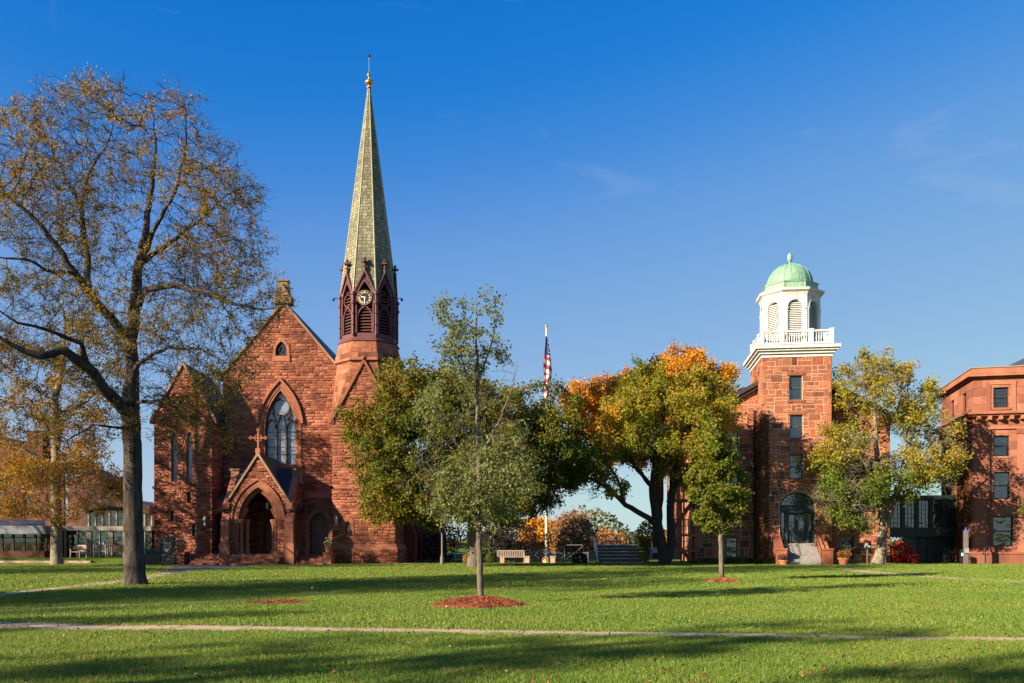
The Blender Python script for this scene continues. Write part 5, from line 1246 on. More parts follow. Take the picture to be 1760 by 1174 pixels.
# 2 golden locust further back
make_tree('golden_locust_tree', 'golden leaved locust with pale trunk in front of the glass pavilion', [
  [(98, 970, .42, 0), (97, 950, .36, 0), (97, 900, .33, 0), (95, 820, .30, 0), (98, 740, .26, 0), (94, 690, .22, 0), (108, 630, .15, 0), (112, 560, .08, 0), (105, 500, .03, 0)],
  [(96, 810, .14, 0), (60, 805, .12, -1), (20, 818, .09, -2), (-30, 835, .04, -3)], [(97, 800, .12, 0), (130, 790, .1, -1), (165, 800, .07, -1.5), (205, 830, .03, -2)],
  [(97, 735, .12, 0), (60, 700, .1, 1), (20, 670, .07, 2), (-20, 640, .03, 2.5)], [(98, 720, .10, 0), (150, 690, .08, 1.2), (190, 640, .05, 2), (215, 590, .02, 2.4)]],
 [(40, 840, 140, 55, -1, 3.2, 9000), (150, 830, 75, 55, -1.5, 2.6, 6500), (60, 740, 130, 80, 0, 4, 7000), (100, 630, 130, 100, 0, 4, 7000), (30, 880, 90, 20, -1.5, 2, 1500)],
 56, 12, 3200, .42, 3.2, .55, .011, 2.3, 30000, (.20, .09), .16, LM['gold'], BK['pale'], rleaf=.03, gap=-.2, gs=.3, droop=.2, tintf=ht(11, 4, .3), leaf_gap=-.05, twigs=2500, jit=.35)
# 3 broad dense linden
make_tree('linden_tree', 'broad dense green and russet tree standing between the chapel and the flagpole', [
  [(815, 977, .48, 0), (815, 955, .40, 0), (814, 900, .36, 0), (815, 840, .33, 0), (812, 780, .25, 0), (815, 720, .15, 0), (815, 670, .06, 0)],
  [(815, 880, .16, 0), (760, 840, .14, -1), (700, 790, .1, -2), (650, 740, .05, -2.5)], [(815, 870, .16, 0), (870, 830, .14, 1), (930, 790, .1, 1.5), (980, 760, .04, 2)], [(813, 850, .14, 0), (790, 780, .12, -2), (760, 700, .07, -3)], [(813, 840, .14, 0), (860, 760, .11, -2), (890, 700, .06, -3)]],
 [(810, 770, 165, 118, 0, 6.2), (692, 778, 96, 112, -.5, 5), (930, 778, 96, 84, 0, 4.5), (740, 690, 85, 55, 0, 4), (880, 726, 66, 36, 0, 4), (690, 850, 80, 42, -1, 3.5, 9000), (840, 865, 115, 38, 0, 4, 8000), (965, 790, 65, 60, 0, 4)],
 53, 13, 5200, .5, 3.5, .7, .014, 2.2, 135000, (.18, .13), .21, LM['linden'], BK['grey'], rleaf=.06, shell=.3, clump=.75, gap=-.34, gs=.42, bump=6, tintf=lambda c, rs: .04 + .25 * (rs.random(len(c)) > .88), maxn=7000)
# 4 young elm in front
ELM = make_tree('young_elm_tree', 'slender young tree in the nearest mulch ring with sparse olive leaves', [
  [(827, 1042, .105, 0), (826, 1020, .085, 0), (824, 950, .08, 0), (822, 880, .075, 0), (824, 800, .065, 0), (820, 720, .055, 0), (821, 650, .045, 0), (818, 590, .033, 0), (820, 540, .02, 0), (818, 505, .008, 0)],
  [(823, 890, .035, 0), (800, 860, .03, -.3), (760, 820, .022, -.6), (725, 790, .01, -.8)], [(823, 880, .035, 0), (850, 840, .03, .3), (885, 800, .02, .6), (910, 770, .01, .7)], [(823, 820, .035, 0), (790, 770, .028, .3), (755, 710, .018, .5), (730, 670, .008, .6)], [(822, 790, .035, 0), (855, 730, .026, -.3), (880, 670, .016, -.5), (890, 630, .008, -.6)],
  [(821, 700, .03, 0), (800, 640, .022, -.2), (780, 570, .014, -.4), (765, 520, .006, -.5)], [(821, 660, .028, 0), (842, 600, .02, .2), (855, 550, .012, .3), (850, 515, .006, .3)]],
 [(812, 800, 112, 92, 0, 1.55), (808, 705, 95, 78, 0, 1.3), (812, 615, 78, 58, 0, 1.0, 2900), (795, 545, 56, 40, 0, .7, 700), (840, 540, 28, 38, 0, .5, 450), (758, 835, 78, 55, 0, 1.1), (865, 830, 60, 60, 0, 1.1), (820, 885, 80, 25, 0, 1.0)],
 21.8, 14, 2600, .16, 1.2, .24, .0042, 2.3, 12500, (.105, .05), .07, LM['elm'], BK['grey'], rleaf=.016, shell=.3, trop=.12, droop=.35, clump=.4, gap=-.2, gs=1.0, twigs=1800, leaf_gap=-.1)
# 5 autumn maple behind, ivy-green double trunk in front of it
make_tree('orange_maple_tree', 'bright orange maple rising behind the leaning green tree', [
  [(1130, 963, .5, 0), (1130, 900, .42, 0), (1135, 800, .34, 0), (1140, 720, .2, 0), (1145, 660, .1, 0)], [(1132, 860, .2, 0), (1080, 780, .15, 0), (1030, 720, .07, 0)], [(1134, 830, .2, 0), (1185, 750, .14, 0), (1220, 690, .06, 0)]],
 [(1165, 672, 92, 66, 0, 6), (1022, 695, 52, 50, -2, 5), (1080, 685, 62, 52, 0, 5), (1210, 680, 62, 64, 0, 5), (1120, 745, 110, 50, 0, 5)],
 80, 15, 2600, .7, 5, 1.0, .02, 2.2, 80000, (.23, .18), .27, LM['maple'], BK['deep'], rleaf=.1, shell=.3, gap=-.22, gs=.3, bump=7)
make_tree('leaning_tree', 'double trunked yellow green tree leaning toward the bleachers', [
  [(1143, 970, .42, 0), (1138, 940, .34, 0), (1128, 890, .30, 0), (1122, 840, .27, 0), (1128, 780, .2, 0), (1140, 710, .12, 0), (1145, 660, .04, 0)],
  [(1146, 965, .32, .2), (1154, 930, .27, .3), (1152, 870, .25, .3), (1160, 800, .2, .4), (1180, 730, .13, .6), (1200, 680, .05, .8)],
  [(1132, 905, .20, 0), (1105, 885, .18, -1), (1075, 868, .16, -1.6), (1045, 838, .13, -2.2), (1015, 822, .09, -2.8), (985, 818, .04, -3.2)],
  [(1075, 868, .10, -1.6), (1060, 820, .08, -2), (1030, 780, .05, -2.5)], [(1122, 845, .14, 0), (1090, 800, .11, -1.5), (1060, 740, .06, -2.5)], [(1155, 840, .14, .3), (1195, 790, .1, -1), (1230, 760, .05, -2)]],
 [(1138, 678, 62, 42, 0, 3.5), (1140, 725, 120, 80, 0, 5), (1190, 780, 65, 55, 0, 4), (1095, 745, 75, 50, -1, 4), (1015, 825, 62, 38, -2.5, 2.2, 900), (1200, 700, 60, 55, 0, 4)],
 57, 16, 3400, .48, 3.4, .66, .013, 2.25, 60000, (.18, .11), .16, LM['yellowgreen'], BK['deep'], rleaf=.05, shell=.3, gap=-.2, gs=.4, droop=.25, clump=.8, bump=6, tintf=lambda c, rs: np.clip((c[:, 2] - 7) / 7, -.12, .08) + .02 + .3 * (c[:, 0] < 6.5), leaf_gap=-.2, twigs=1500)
# 6 young columnar tree
COLT = make_tree('columnar_tree', 'young narrow tree with yellow green crown in the far mulch ring', [
  [(1240, 1003, .12, 0), (1240, 985, .10, 0), (1239, 915, .095, 0), (1236, 850, .07, 0), (1230, 790, .05, 0), (1224, 740, .03, 0), (1220, 715, .01, 0)]],
 [(1232, 840, 56, 62, 0, 1.25), (1228, 800, 46, 62, 0, 1.1), (1222, 750, 22, 40, 0, .6), (1234, 885, 52, 30, 0, 1.2)],
 34, 17, 1500, .2, 1.6, .3, .006, 2.3, 21000, (.115, .085), .09, LM['column'], BK['grey'], rleaf=.03, shell=.3, trop=.12, clump=.5, gap=-.2, gs=.9, bump=6, leaf_gap=-.3)
# 7 right-hand tree between the halls
make_tree('gold_green_tree', 'green and gold tree with pale mottled trunk in front of the covered bridge', [
  [(1508, 970, .46, 0), (1512, 955, .34, 0), (1518, 910, .27, 0), (1516, 860, .24, 0), (1508, 800, .18, 0), (1505, 740, .13, 0), (1502, 680, .08, 0), (1500, 630, .03, 0)],
  [(1517, 920, .18, 0), (1532, 880, .16, -.3), (1545, 840, .13, -.6), (1570, 800, .1, -1), (1610, 760, .05, -1.4)], [(1516, 870, .12, 0), (1480, 845, .1, -1), (1445, 850, .06, -1.8), (1420, 860, .02, -2.2)], [(1512, 830, .12, 0), (1475, 790, .1, -1), (1440, 765, .05, -2)], [(1545, 840, .09, -.6), (1555, 770, .08, 0), (1562, 700, .05, .4), (1560, 650, .02, .6)]],
 [(1450, 855, 55, 38, -1.5, 2.6, 3800), (1445, 775, 52, 42, -1, 2.8, 3800), (1515, 815, 95, 42, -1, 3.4), (1600, 770, 52, 68, -1, 3, 4200), (1500, 665, 62, 60, 0, 3, 3000), (1560, 700, 50, 50, 0, 3, 2600), (1580, 830, 60, 28, -1, 2.8, 1800), (1470, 890, 28, 22, -2, 1.5, 700)],
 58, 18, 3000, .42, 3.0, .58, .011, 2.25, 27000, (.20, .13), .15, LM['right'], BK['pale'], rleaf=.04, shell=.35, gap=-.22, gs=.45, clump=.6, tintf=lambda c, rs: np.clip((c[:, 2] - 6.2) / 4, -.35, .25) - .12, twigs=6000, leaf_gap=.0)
# 8 far and small growth
def far_tree(name, label, x, y0, rx, ry, cy, D, seed, mat, n, leaf, group=None, gap=-.3, bark='deep', twigs=0):
    return make_tree(name, label, [[(x, HZ + FOC * EYE / D, .012 * ry * D / 100, 0), (x, cy + ry * .6, .010 * ry * D / 100, 0), (x + 2, cy, .005 * ry * D / 100, 0)]], [(x, cy, rx, ry, 0, rx * D / FOC, 1), (x - rx * .3, cy + ry * .2, rx * .65, ry * .7, 0, rx * D / FOC * .7, .5)], D, seed, 900, ry * D / FOC / 9, ry * D / FOC * .9, ry * D / FOC / 7, .0012 * ry * D / 100, 2.2, n, leaf, leaf[0] * .9, mat, BK[bark], rleaf=.5, gap=gap, gs=6 * FOC / D / 60, shell=.4, group=group, twigs=twigs)
far_tree('bare_crown_tree', 'rounded half bare tree seen beyond the flagpole', 985, 960, 42, 46, 925, 120, 21, LM['rust'], 5000, (.35, .2), gap=-.25, bark='grey', twigs=1500)
far_tree('orange_far_tree', 'small orange tree behind the brown shed', 928, 960, 34, 34, 925, 130, 22, LM['maple'], 6000, (.5, .36))
far_tree('rust_far_tree', 'low rust coloured tree right of the bare crowned tree', 1038, 960, 28, 24, 938, 140, 23, LM['rust'], 3500, (.5, .36))
far_tree('orange_far_tree', 'low orange tree seen through the bleacher railing', 1060, 962, 26, 14, 936, 150, 24, LM['maple'], 3000, (.5, .36))
far_tree('green_far_tree', 'low green tree seen through the bleacher railing', 1092, 962, 26, 14, 937, 150, 25, LM['shrub'], 3500, (.5, .36))
# ================================================================ shrubs, vines, ground cover
def leaf_clump(name, label, cat, blobs, D, seed, n, leaf, mat, kind=None, stems=0, stem_mat=None, zmin=.02, group=None, cname='foliage'):
    rs = np.random.RandomState(seed); p = blob_points(blobs, D, n, rs, .6, -.5, 1.2); p[:, 2] = np.maximum(p[:, 2], zmin); b0 = blobs[0]; base = P(b0[0], b0[1], D + b0[4]); base.z = 0
    V, Fc = leaf_quads(p, rs.normal(size=(len(p), 3)) + np.array([0, 0, .4]), leaf[0], leaf[1], rs)
    rv = np.clip(.5 + rs.normal(size=len(p)) * .22 + .25 * np.sin(p[:, 0] * 4 + p[:, 2] * 5), 0, 1)
    me = tri_mesh(name, V, Fc, np.repeat(rv, 2), mat)
    if kind == 'stuff': o = bpy.data.objects.new(name, me); link(o); tag(o, label, cat, kind='stuff'); return o
    t = thing(name, label, cat, base, group); o = bpy.data.objects.new(cname, me); link(o, t)
    m = MB()
    for i in range(stems or 5):
        q = Vector(p[rs.randint(0, len(p))]); m.tube([base + Vector((rs.uniform(-.1, .1), rs.uniform(-.1, .1), 0)), base.lerp(q, .5) + Vector((0, 0, .1)), q], [.03, .02, .008], 5)
    m.build('stems', stem_mat or BK['grey'], t); return t
leaf_clump('red_shrub', 'crimson shrub growing in front of the covered bridge', 'shrub', [(1546, 952, 22, 20, 0, .9), (1560, 960, 18, 12, 0, .8)], 61.2, 31, 2600, (.16, .11), LM['red'])
leaf_clump('green_bush', 'pale green bush beside the leaning tree above the bleachers', 'bush', [(1110, 918, 15, 22, 0, .6), (1108, 945, 10, 22, 0, .5)], 60, 32, 1800, (.15, .09), LM['column'], stems=9)
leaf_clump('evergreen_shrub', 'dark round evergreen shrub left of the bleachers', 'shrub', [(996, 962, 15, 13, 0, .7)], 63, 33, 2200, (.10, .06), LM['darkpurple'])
leaf_clump('small_shrub', 'small green shrub near the slatted bench under the broad tree', 'shrub', [(842, 960, 9, 10, 0, .45)], 62, 34, 1000, (.09, .06), LM['shrub'])
leaf_clump('small_shrub', 'small yellowing shrub left of the broad tree trunk', 'shrub', [(802, 962, 7, 9, 0, .4)], 61, 35, 800, (.09, .06), LM['gold'])
leaf_clump('dark_yew', 'dark shaded yew behind the broad tree', 'shrub', [(885, 925, 42, 30, 3, 2), (850, 935, 40, 25, 3, 2), (760, 940, 30, 28, 8, 2), (735, 935, 26, 28, 10, 2)], 62, 36, 7000, (.2, .1), LM['darkpurple'])  # near-black leaves stand in for shade in the broad tree's lower crown
leaf_clump('passage_tree', 'green tree glimpsed through the passage beside the crimson shrub', 'tree', [(1582, 925, 26, 26, 0, 2)], 95, 37, 3000, (.3, .2), LM['shrub'])
leaf_clump('ivy_bed', 'low dark green ivy along the foot of the stone hall', 'ground cover', [(1215, 966, 30, 7, 0, .35), (1270, 965, 40, 7, 0, .4), (1320, 966, 28, 7, -1, .35)], 60, 38, 5200, (.09, .07), LM['shrub'], kind='stuff')
copy_tree(COLT, (px(1802, 42), 42, 0), 'young narrow tree whose leaves just enter beside the sandstone hall', R(140), .95)
def vine(name, label, Fr, u0, u1, v0, v1, n, seed):
    """dried creeper: stems climbing a wall, with withered leaves"""
    rs = random.Random(seed); r2 = np.random.RandomState(seed); t = thing(name, label, 'vine', Fr.p((u0 + u1) / 2, 0, .05)); m = MB()
    for i in range(int(n / 14)):
        u = rs.uniform(u0, u1); pts = []; v = v0 + rs.random() * (v1 - v0) * .25; top = v0 + (v1 - v0) * rs.uniform(.55, 1)
        while v < top: pts.append(Fr.p(min(max(u, u0), u1), v, rs.uniform(.03, .09))); v += rs.uniform(.3, .55); u += rs.uniform(-.13, .13)
        if len(pts) > 2: m.tube(pts, rs.uniform(.012, .035), 4)
    m.build('stems', BK['rustvine'], t)
    k = n * 3; uu = r2.uniform(u0, u1, k); vv = v0 + (v1 - v0) * r2.random(k) ** 1.15; nn = r2.uniform(.02, .14, k)
    cen = np.array([Fr.p(a, b, c) for a, b, c in zip(uu, vv, nn)]); V, Fc = leaf_quads(cen, r2.normal(size=(k, 3)) * .5 + np.array([0, 0, -1.0]), .16, .09, r2)
    o = bpy.data.objects.new('leaves', tri_mesh('leaves', V, Fc, np.repeat(r2.random(k), 2), LM['dry'])); link(o, t)
BK['rustvine'] = mat_bark('vine_bark', (.09, .04, .025), (.22, .11, .06))
LM['dry'] = mat_leaf('dry_vine_leaf', [(0, (.10, .035, .02)), (.5, (.22, .085, .04)), (1, (.32, .14, .06))], .25)
vine('dried_vine', 'withered brown vine climbing the corner of the stone tower', LH.left(0, 2.0), .1, 1.9, .3, 10.6, 900, 5)
vine('dried_vine', 'thin strip of withered vine on the front edge of the stone tower', LH.front(0), .03, .4, .3, 10.4, 420, 8)
vine('dried_vine', 'withered brown vine covering the shaded side of the sandstone hall', LR.left(0, 8.6), 1.0, 8.3, .9, 9.6, 2600, 6)
# ================================================================ lawn furniture
def mulch_ring(label, c, r, hgt, seed, chips=900):
    rs = np.random.RandomState(seed); t = thing('mulch_ring', label, 'mulch', c, 'mulch rings round the young trees'); m = MB(); n = 40; k = 7; vs = []
    for i in range(k):
        f = i / (k - 1)
        for j in range(n):
            a = 2 * math.pi * j / n; rr = r * f * (1 + .07 * math.sin(3 * a + seed) + .05 * math.sin(7 * a)) ; vs.append((c[0] + rr * math.cos(a), c[1] + rr * math.sin(a), hgt * (1 - f ** 2.2) * (1 + .15 * math.sin(5 * a + i)) + .004 + rs.uniform(-.01, .012) * (f < 1)))
    fs = [(i * n + j, i * n + (j + 1) % n, (i + 1) * n + (j + 1) % n, (i + 1) * n + j) for i in range(k - 1) for j in range(n)]
    m.add(vs, fs); m.build('mound', M['mulch'], t)
    m = MB()
    for _ in range(chips):
        a = rs.uniform(0, 6.283); f = rs.random() ** .5 * 1.04; z = hgt * (1 - min(f, 1) ** 2.2) + .012; p = Vector((c[0] + r * f * math.cos(a), c[1] + r * f * math.sin(a), z)); d = Vector((rs.normal(), rs.normal(), rs.normal() * .35)).normalized() * rs.uniform(.02, .055)
        m.bar(p - d, p + d, .018, .010)
    o = m.build('chips', M['mulch'], t); o['kind'] = 'stuff'
mulch_ring('large ring of red mulch round the slender young tree in front', (px(824, 21.8), 21.6, 0), 1.22, .21, 2, 1500)
mulch_ring('small ring of red mulch round the young narrow tree', (px(1239, 33.8), 33.6, 0), .72, .17, 3, 700)
mulch_ring('flat patch of old dark mulch left of the front ring', (px(478, 22.6), 22.6, 0), .95, .03, 4, 500)
def flag():
    D = 65.0; x = px(939, D); zt = pz(562, D); t = thing('flagpole', 'tall white flagpole rising behind the broad tree', 'flagpole', (x, D, 0))
    MB().tube([(x, D, 0), (x, D, zt * .5), (x, D, zt)], [.11, .085, .05], 10).build('pole', M['white'], t); MB().ball((x, D, zt + .08), .11, 10).build('ball', M['gold'], t); MB().lathe((x, D, 0), [(.3, 0), (.3, .3), (.16, .45)], 12).build('base', M['concrete'], t)
    f = thing('flag', 'limp red white and blue striped flag with stars hanging from the pole', 'flag', (x, D, pz(690, D)))
    z0 = pz(579, D); Ln = pz(579, D) - pz(692, D); ns, ntt = 130, 14
    prof = [(0, .0, .10), (.10, -.04, .22), (.25, -.10, .33), (.4, -.16, .42), (.52, -.22, .47), (.57, -.14, .46), (.65, -.14, .42), (.7, -.10, .30), (.85, -.16, .26), (1, -.08, .12)]
    def ed(s):
        for (a, l, r_), (b, l2, r2) in zip(prof[:-1], prof[1:]):
            if a <= s <= b: u = (s - a) / (b - a); return l + (l2 - l) * u, r_ + (r2 - r_) * u
        return prof[-1][1:]
    def pt(s, u):
        l, r_ = ed(s); xx = l + (r_ - l) * u; return Vector((x + xx - .05, D - .12 - .10 * math.sin(u * 9 + s * 4) - .05 * math.sin(u * 4 - s * 9), z0 - s * Ln - .05 * (u - .5)))
    ms = {'canton': MB(), 'red_stripes': MB(), 'white_stripes': MB()}
    for i in range(ns):
        for j in range(ntt):
            s, u = i / ns, j / ntt; q = [pt(s, u), pt(s + 1 / ns, u), pt(s + 1 / ns, u + 1 / ntt), pt(s, u + 1 / ntt)]
            st = (s * Ln + (-.30 if s < .58 else .42) * u + 3) / .33; key = 'canton' if s < .27 + .03 * u else ('red_stripes' if int(st) % 2 else 'white_stripes')
            ms[key].add(q, [(0, 1, 2, 3)])
    mt = {'canton': mat_plain('flag_blue', (.018, .03, .12), .8, .15), 'red_stripes': mat_plain('flag_red', (.52, .03, .035), .8, .1), 'white_stripes': mat_plain('flag_white', (.78, .77, .76), .8, .05)}
    for k_, m in ms.items(): m.build(k_, mt[k_], f)
    for (s, u) in ((.07, .55), (.1, .8), (.13, .3), (.15, .62), (.18, .85), (.2, .4), (.22, .65), (.245, .25), (.25, .8)):
        c = pt(s, u) + Vector((0, -.03, 0)); m = MB(); m.add([c + Vector((.042 * (1 if k % 2 == 0 else .42) * math.sin(k * math.pi / 5), 0, .042 * (1 if k % 2 == 0 else .42) * math.cos(k * math.pi / 5))) for k in range(10)], [tuple(range(10))]); m.build('star', M['paper'], f)
flag()
def bench(name, label, c, rz, w=1.5, mat=None, group=None, z=0.0):
    mat = mat or M['teak']; L = Loc(c[0], c[1], rz); t = thing(name, label, 'bench', (c[0], c[1], z), group)
    for sx in (-1, 1):
        for y in (0, .5): MB().box(L, sx * w / 2 - .035, sx * w / 2 + .035, y - .035, y + .035, z, z + (.62 if y == 0 else .95)).build('leg', mat, t)
        MB().box(L, sx * w / 2 - .05, sx * w / 2 + .05, -.06, .5, z + .62, z + .66).build('armrest', mat, t)
    for k in range(5): MB().box(L, -w / 2, w / 2, -.02 + k * .105, .06 + k * .105, z + .42, z + .45).build('seat_slat', mat, t)
    MB().box(L, -w / 2, w / 2, .49, .53, z + .88, z + .95).build('top_rail', mat, t); MB().box(L, -w / 2, w / 2, .49, .53, z + .48, z + .53).build('bottom_rail', mat, t)
    k = int(w / .12)
    for i in range(k): x = -w / 2 + (i + .5) * w / k; MB().box(L, x - .035, x + .035, .5, .52, z + .53, z + .88).build('back_slat', mat, t)
g_ = 'teak benches on the pavilion terrace'
bench('teak_bench', 'leftmost teak bench on the pavilion terrace, turned to the right', (px(128, 64.5), 64.6), -38, 1.4, None, g_, .36)
bench('teak_bench', 'middle teak bench on the pavilion terrace with its back to the glass', (px(172, 65.6), 65.8), 0, 1.6, M['cream'], g_, .36)
bench('teak_bench', 'rightmost teak bench on the pavilion terrace, turned to the left', (px(202, 64.2), 64.3), 40, 1.4, None, g_, .36)
bench('slatted_bench', 'pale slatted bench left of the flagpole, back to the lawn', (px(878, 63), 62.6), 180, 1.9, M['teak'], 'benches near the flagpole')
bench('slatted_bench', 'grey slatted bench directly behind the flagpole foot', (px(925, 66.5), 66.5), 180, 2.1, M['grey_post'], 'benches near the flagpole')
def bin_(label, x, D):
    L = Loc(px(x, D), D, 0); t = thing('recycling_bin', label, 'bin', L.p(0, 0, 0), 'recycling bins by the chapel'); dk = mat_plain('bin_charcoal_%d' % x, (.045, .045, .048), .5, .2)
    m = MB(); m.box(L, -.28, .28, 0, .6, .04, 1.0); m.box(L, -.3, .3, -.02, .62, 1.001, 1.08); m.build('body', dk, t); m = MB(); m.box(L, -.26, .26, .05, .55, 0, .04); m.build('foot', M['black'], t)
    MB().box(L, -.17, .17, -.012, -.002, .72, .9).build('opening', M['black'], t); MB().box(L, -.14, .14, -.012, -.002, .93, .98).build('label_plate', mat_plain('bin_label_%d' % x, (.05, .12, .45) if x < 262 else (.2, .22, .25), .5, .05), t)
bin_('dark recycling bin with blue label on the chapel lawn', 256, 59.2); bin_('dark waste bin beside the chalkboard sign', 270.5, 59.2)
def board():
    D = 58.6; L = Loc(px(288, D), D, 0); t = thing('notice_board', 'black framed chalkboard sign standing left of the chapel steps', 'sign', L.p(0, 0, 0)); w2 = .47
    for s in (-1, 1): MB().box(L, s * w2 - .04, s * w2 + .04, -.04, .04, 0, 1.98).build('post', M['black'], t)
    MB().box(L, -w2 + .04, w2 - .04, -.02, .02, .08, 1.86).build('panel', M['sign_black'], t); MB().box(L, -w2 + .04, w2 - .04, -.035, -.021, 1.78, 1.86).build('frame_rail', M['black'], t); MB().box(L, -w2 + .04, w2 - .04, -.035, -.021, .5, .56).build('frame_rail', M['black'], t)
    ch = mat_plain('chalk', (.55, .56, .55), .9, .2)
    def curve(pts): m = MB(); m.tube([L.p(a, -.024, b) for a, b in pts], .012, 4); m.build('chalk_drawing', ch, t)
    curve([(-.28 + .03 * i, 1.45 + .10 * math.sin(i * .9)) for i in range(18)]); curve([(.05 + .2 * math.cos(a), 1.38 + .13 * math.sin(a)) for a in np.linspace(0, 6.2, 16)]); curve([(-.2 + .025 * i, 1.02 + .07 * math.sin(i * 1.1)) for i in range(16)]); curve([(-.26, 1.2), (.0, 1.28), (.26, 1.18)]); curve([(-.1, .9), (.1, 1.0), (.28, .93)])
    for x in (-.33, -.2): m = MB(); m.prism(L.front(-.022), [(x - .05, .62), (x + .05, .62), (x, .73)], 0, .004); m.build('white_mark', M['paper'], t)
board()
def pot(label, c, r, hgt, z, fmat, seed, spikes=0, fl=None):
    t = thing('flower_pot', label, 'flower pot', (c[0], c[1], z), 'terracotta pots by the entrances'); m = MB(); m.lathe((c[0], c[1], z), [(r * .68, 0), (r * .95, hgt * .78), (r * 1.08, hgt * .8), (r * 1.08, hgt), (r * .92, hgt), (r * .9, hgt * .9)], 18); m.build('pot', M['terracotta'], t)
    rs = np.random.RandomState(seed); n = 420; p = np.array([c[0], c[1], z + hgt * 1.35]) + unit(rs.normal(size=(n, 3))) * rs.random((n, 1)) ** .33 * np.array([r * 1.35, r * 1.35, hgt * .75]); V, Fc = leaf_quads(p, rs.normal(size=(n, 3)) + np.array([0, 0, .6]), .10, .05, rs)
    o = bpy.data.objects.new('foliage', tri_mesh('foliage', V, Fc, np.repeat(rs.random(n), 2), fmat)); link(o, t)
    if fl is not None:
        m = MB()
        for i in range(26): q = Vector(p[i]); q = Vector((c[0], c[1], q.z)) + (q - Vector((c[0], c[1], q.z))) * 1.05 + Vector((0, -.05, .06)); m.ball(q, .05, 6)
        m.build('blooms', fl, t, kind='stuff')
    if spikes:
        m = MB()
        for i in range(spikes): a = rs.uniform(-.3, 1.2); b = rs.uniform(-.8, .8); m.tube([(c[0], c[1], z + hgt), (c[0] + .35 * a, c[1] + .2 * b, z + hgt + .5), (c[0] + .8 * a, c[1] + .4 * b, z + hgt + .75)], [.012, .01, .003], 4)
        m.build('grass_plumes', BK['rustvine'], t)
wf = mat_plain('cream_bloom', (.7, .66, .48), .8, .1)
pot('terracotta pot of pale mums left of the chapel steps', (px(311, 59.1), 59.1), .27, .42, .842, LM['shrub'], 1, 0, wf)
pot('terracotta pot with plumes right of the chapel steps', (px(565.5, 59.1), 59.1), .29, .46, .842, LM['column'], 2, 9, wf)
p1 = LH.p(.9, -2.9, 0); pot('squat terracotta pot with dark foliage left of the hall steps', (p1.x, p1.y), .3, .36, 0, LM['darkpurple'], 3)
p2 = LH.p(4.75, -2.6, 0); pot('large terracotta pot with red blooms right of the hall steps', (p2.x, p2.y), .34, .5, 0, LM['column'], 4, 6, M['red'])
def lamp_post():
    D = 58; x = px(760, D); t = thing('lamp_post', 'brown lamp post standing beside the chapel buttresses', 'lamp post', (x, D, 0))
    MB().lathe((x, D, 0), [(.14, 0), (.14, .45), (.09, .6), (.07, .8), (.06, 3.2)], 10).build('post', M['grey_post'], t); MB().lathe((x, D, 3.2), [(.08, 0), (.17, .1), (.2, .5), (.24, .52), (.05, .8)], 8).build('lantern', M['black'], t)
lamp_post()
def bleacher():
    D = 62.5; x0, x1 = px(1030, D), px(1106, D); t = thing('bleacher', 'aluminium bleacher with rear railing at the edge of the playing field', 'bleachers', ((x0 + x1) / 2, D, 0)); L = Loc(0, 0, 0)
    for i in range(5):
        y = D + i * .62; z = .32 + i * .24
        MB().box(L, x0, x1, y + .24, y + .27, z - .24, z - .005).build('riser', M['grey_post'], t)
        MB().box(L, x0, x1, y, y + .28, z, z + .05).build('seat_plank', M['metal'], t); MB().box(L, x0, x1, y - .3, y - .06, z - .26, z - .22).build('foot_plank', M['metal'], t)
    for x in np.linspace(x0 + .15, x1 - .15, 4):
        m = MB(); m.bar((x, D - .1, .05), (x, D + 2.8, 1.2), .07, .12); m.bar((x, D + 2.8, 0), (x, D + 2.8, 1.2), .07); m.build('frame', M['grey_post'], t)
    m = MB(); y = D + 2.9
    for z in (1.35, 1.65, 1.95): m.bar((x0, y, z), (x1, y, z), .05)
    m.build('rear_rail', M['metal'], t)
    for x in np.linspace(x0, x1, 5): MB().box(L, x - .03, x + .03, y - .03, y + .03, 0, 2.0).build('rail_post', M['grey_post'], t)
    for x in np.linspace(x0, x1, 34): MB().bar((x, y + .02, 1.2), (x, y + .02, 1.95), .012).build('rail_picket', M['metal'], t)
    m = MB(); m.add([(x0 - .1, D - .1, .1), (x0 - .1, D + 2.9, 1.2), (x0 - .1, D + 2.9, 2.0), (x0 - .1, D - .1, .9), (x0 - .14, D - .1, .1), (x0 - .14, D + 2.9, 1.2), (x0 - .14, D + 2.9, 2.0), (x0 - .14, D - .1, .9)], [(0, 1, 2, 3), (7, 6, 5, 4), (3, 2, 6, 7), (0, 3, 7, 4)]); m.build('side_panel', mat_plain('pale_blue_panel', (.5, .55, .66), .5, .1), t)
    MB().box(L, x0 - .35, x0 - .02, y, y + .1, 1.2, 2.0).build('end_panel', M['brownwood'], t)
bleacher()
def info_panel():
    D = 60.5; L = Loc(px(1124, D), D, 0); t = thing('info_panel', 'tilted information panel on two legs beside the leaning tree', 'sign', L.p(0, 0, 0))
    for s in (-1, 1): MB().box(L, s * .38 - .03, s * .38 + .03, -.03, .03, 0, .95).build('leg', M['black'], t)
    m = MB(); m.add([L.p(-.48, -.25, .82), L.p(.48, -.25, .82), L.p(.48, .2, 1.15), L.p(-.48, .2, 1.15), L.p(-.48, -.25, .78), L.p(.48, -.25, .78), L.p(.48, .2, 1.11), L.p(-.48, .2, 1.11)], [(0, 1, 2, 3), (4, 7, 6, 5), (0, 4, 5, 1), (1, 5, 6, 2), (2, 6, 7, 3), (3, 7, 4, 0)]); m.build('panel', mat_plain('panel_print', (.35, .40, .46), .3, .3, 12), t)
info_panel()
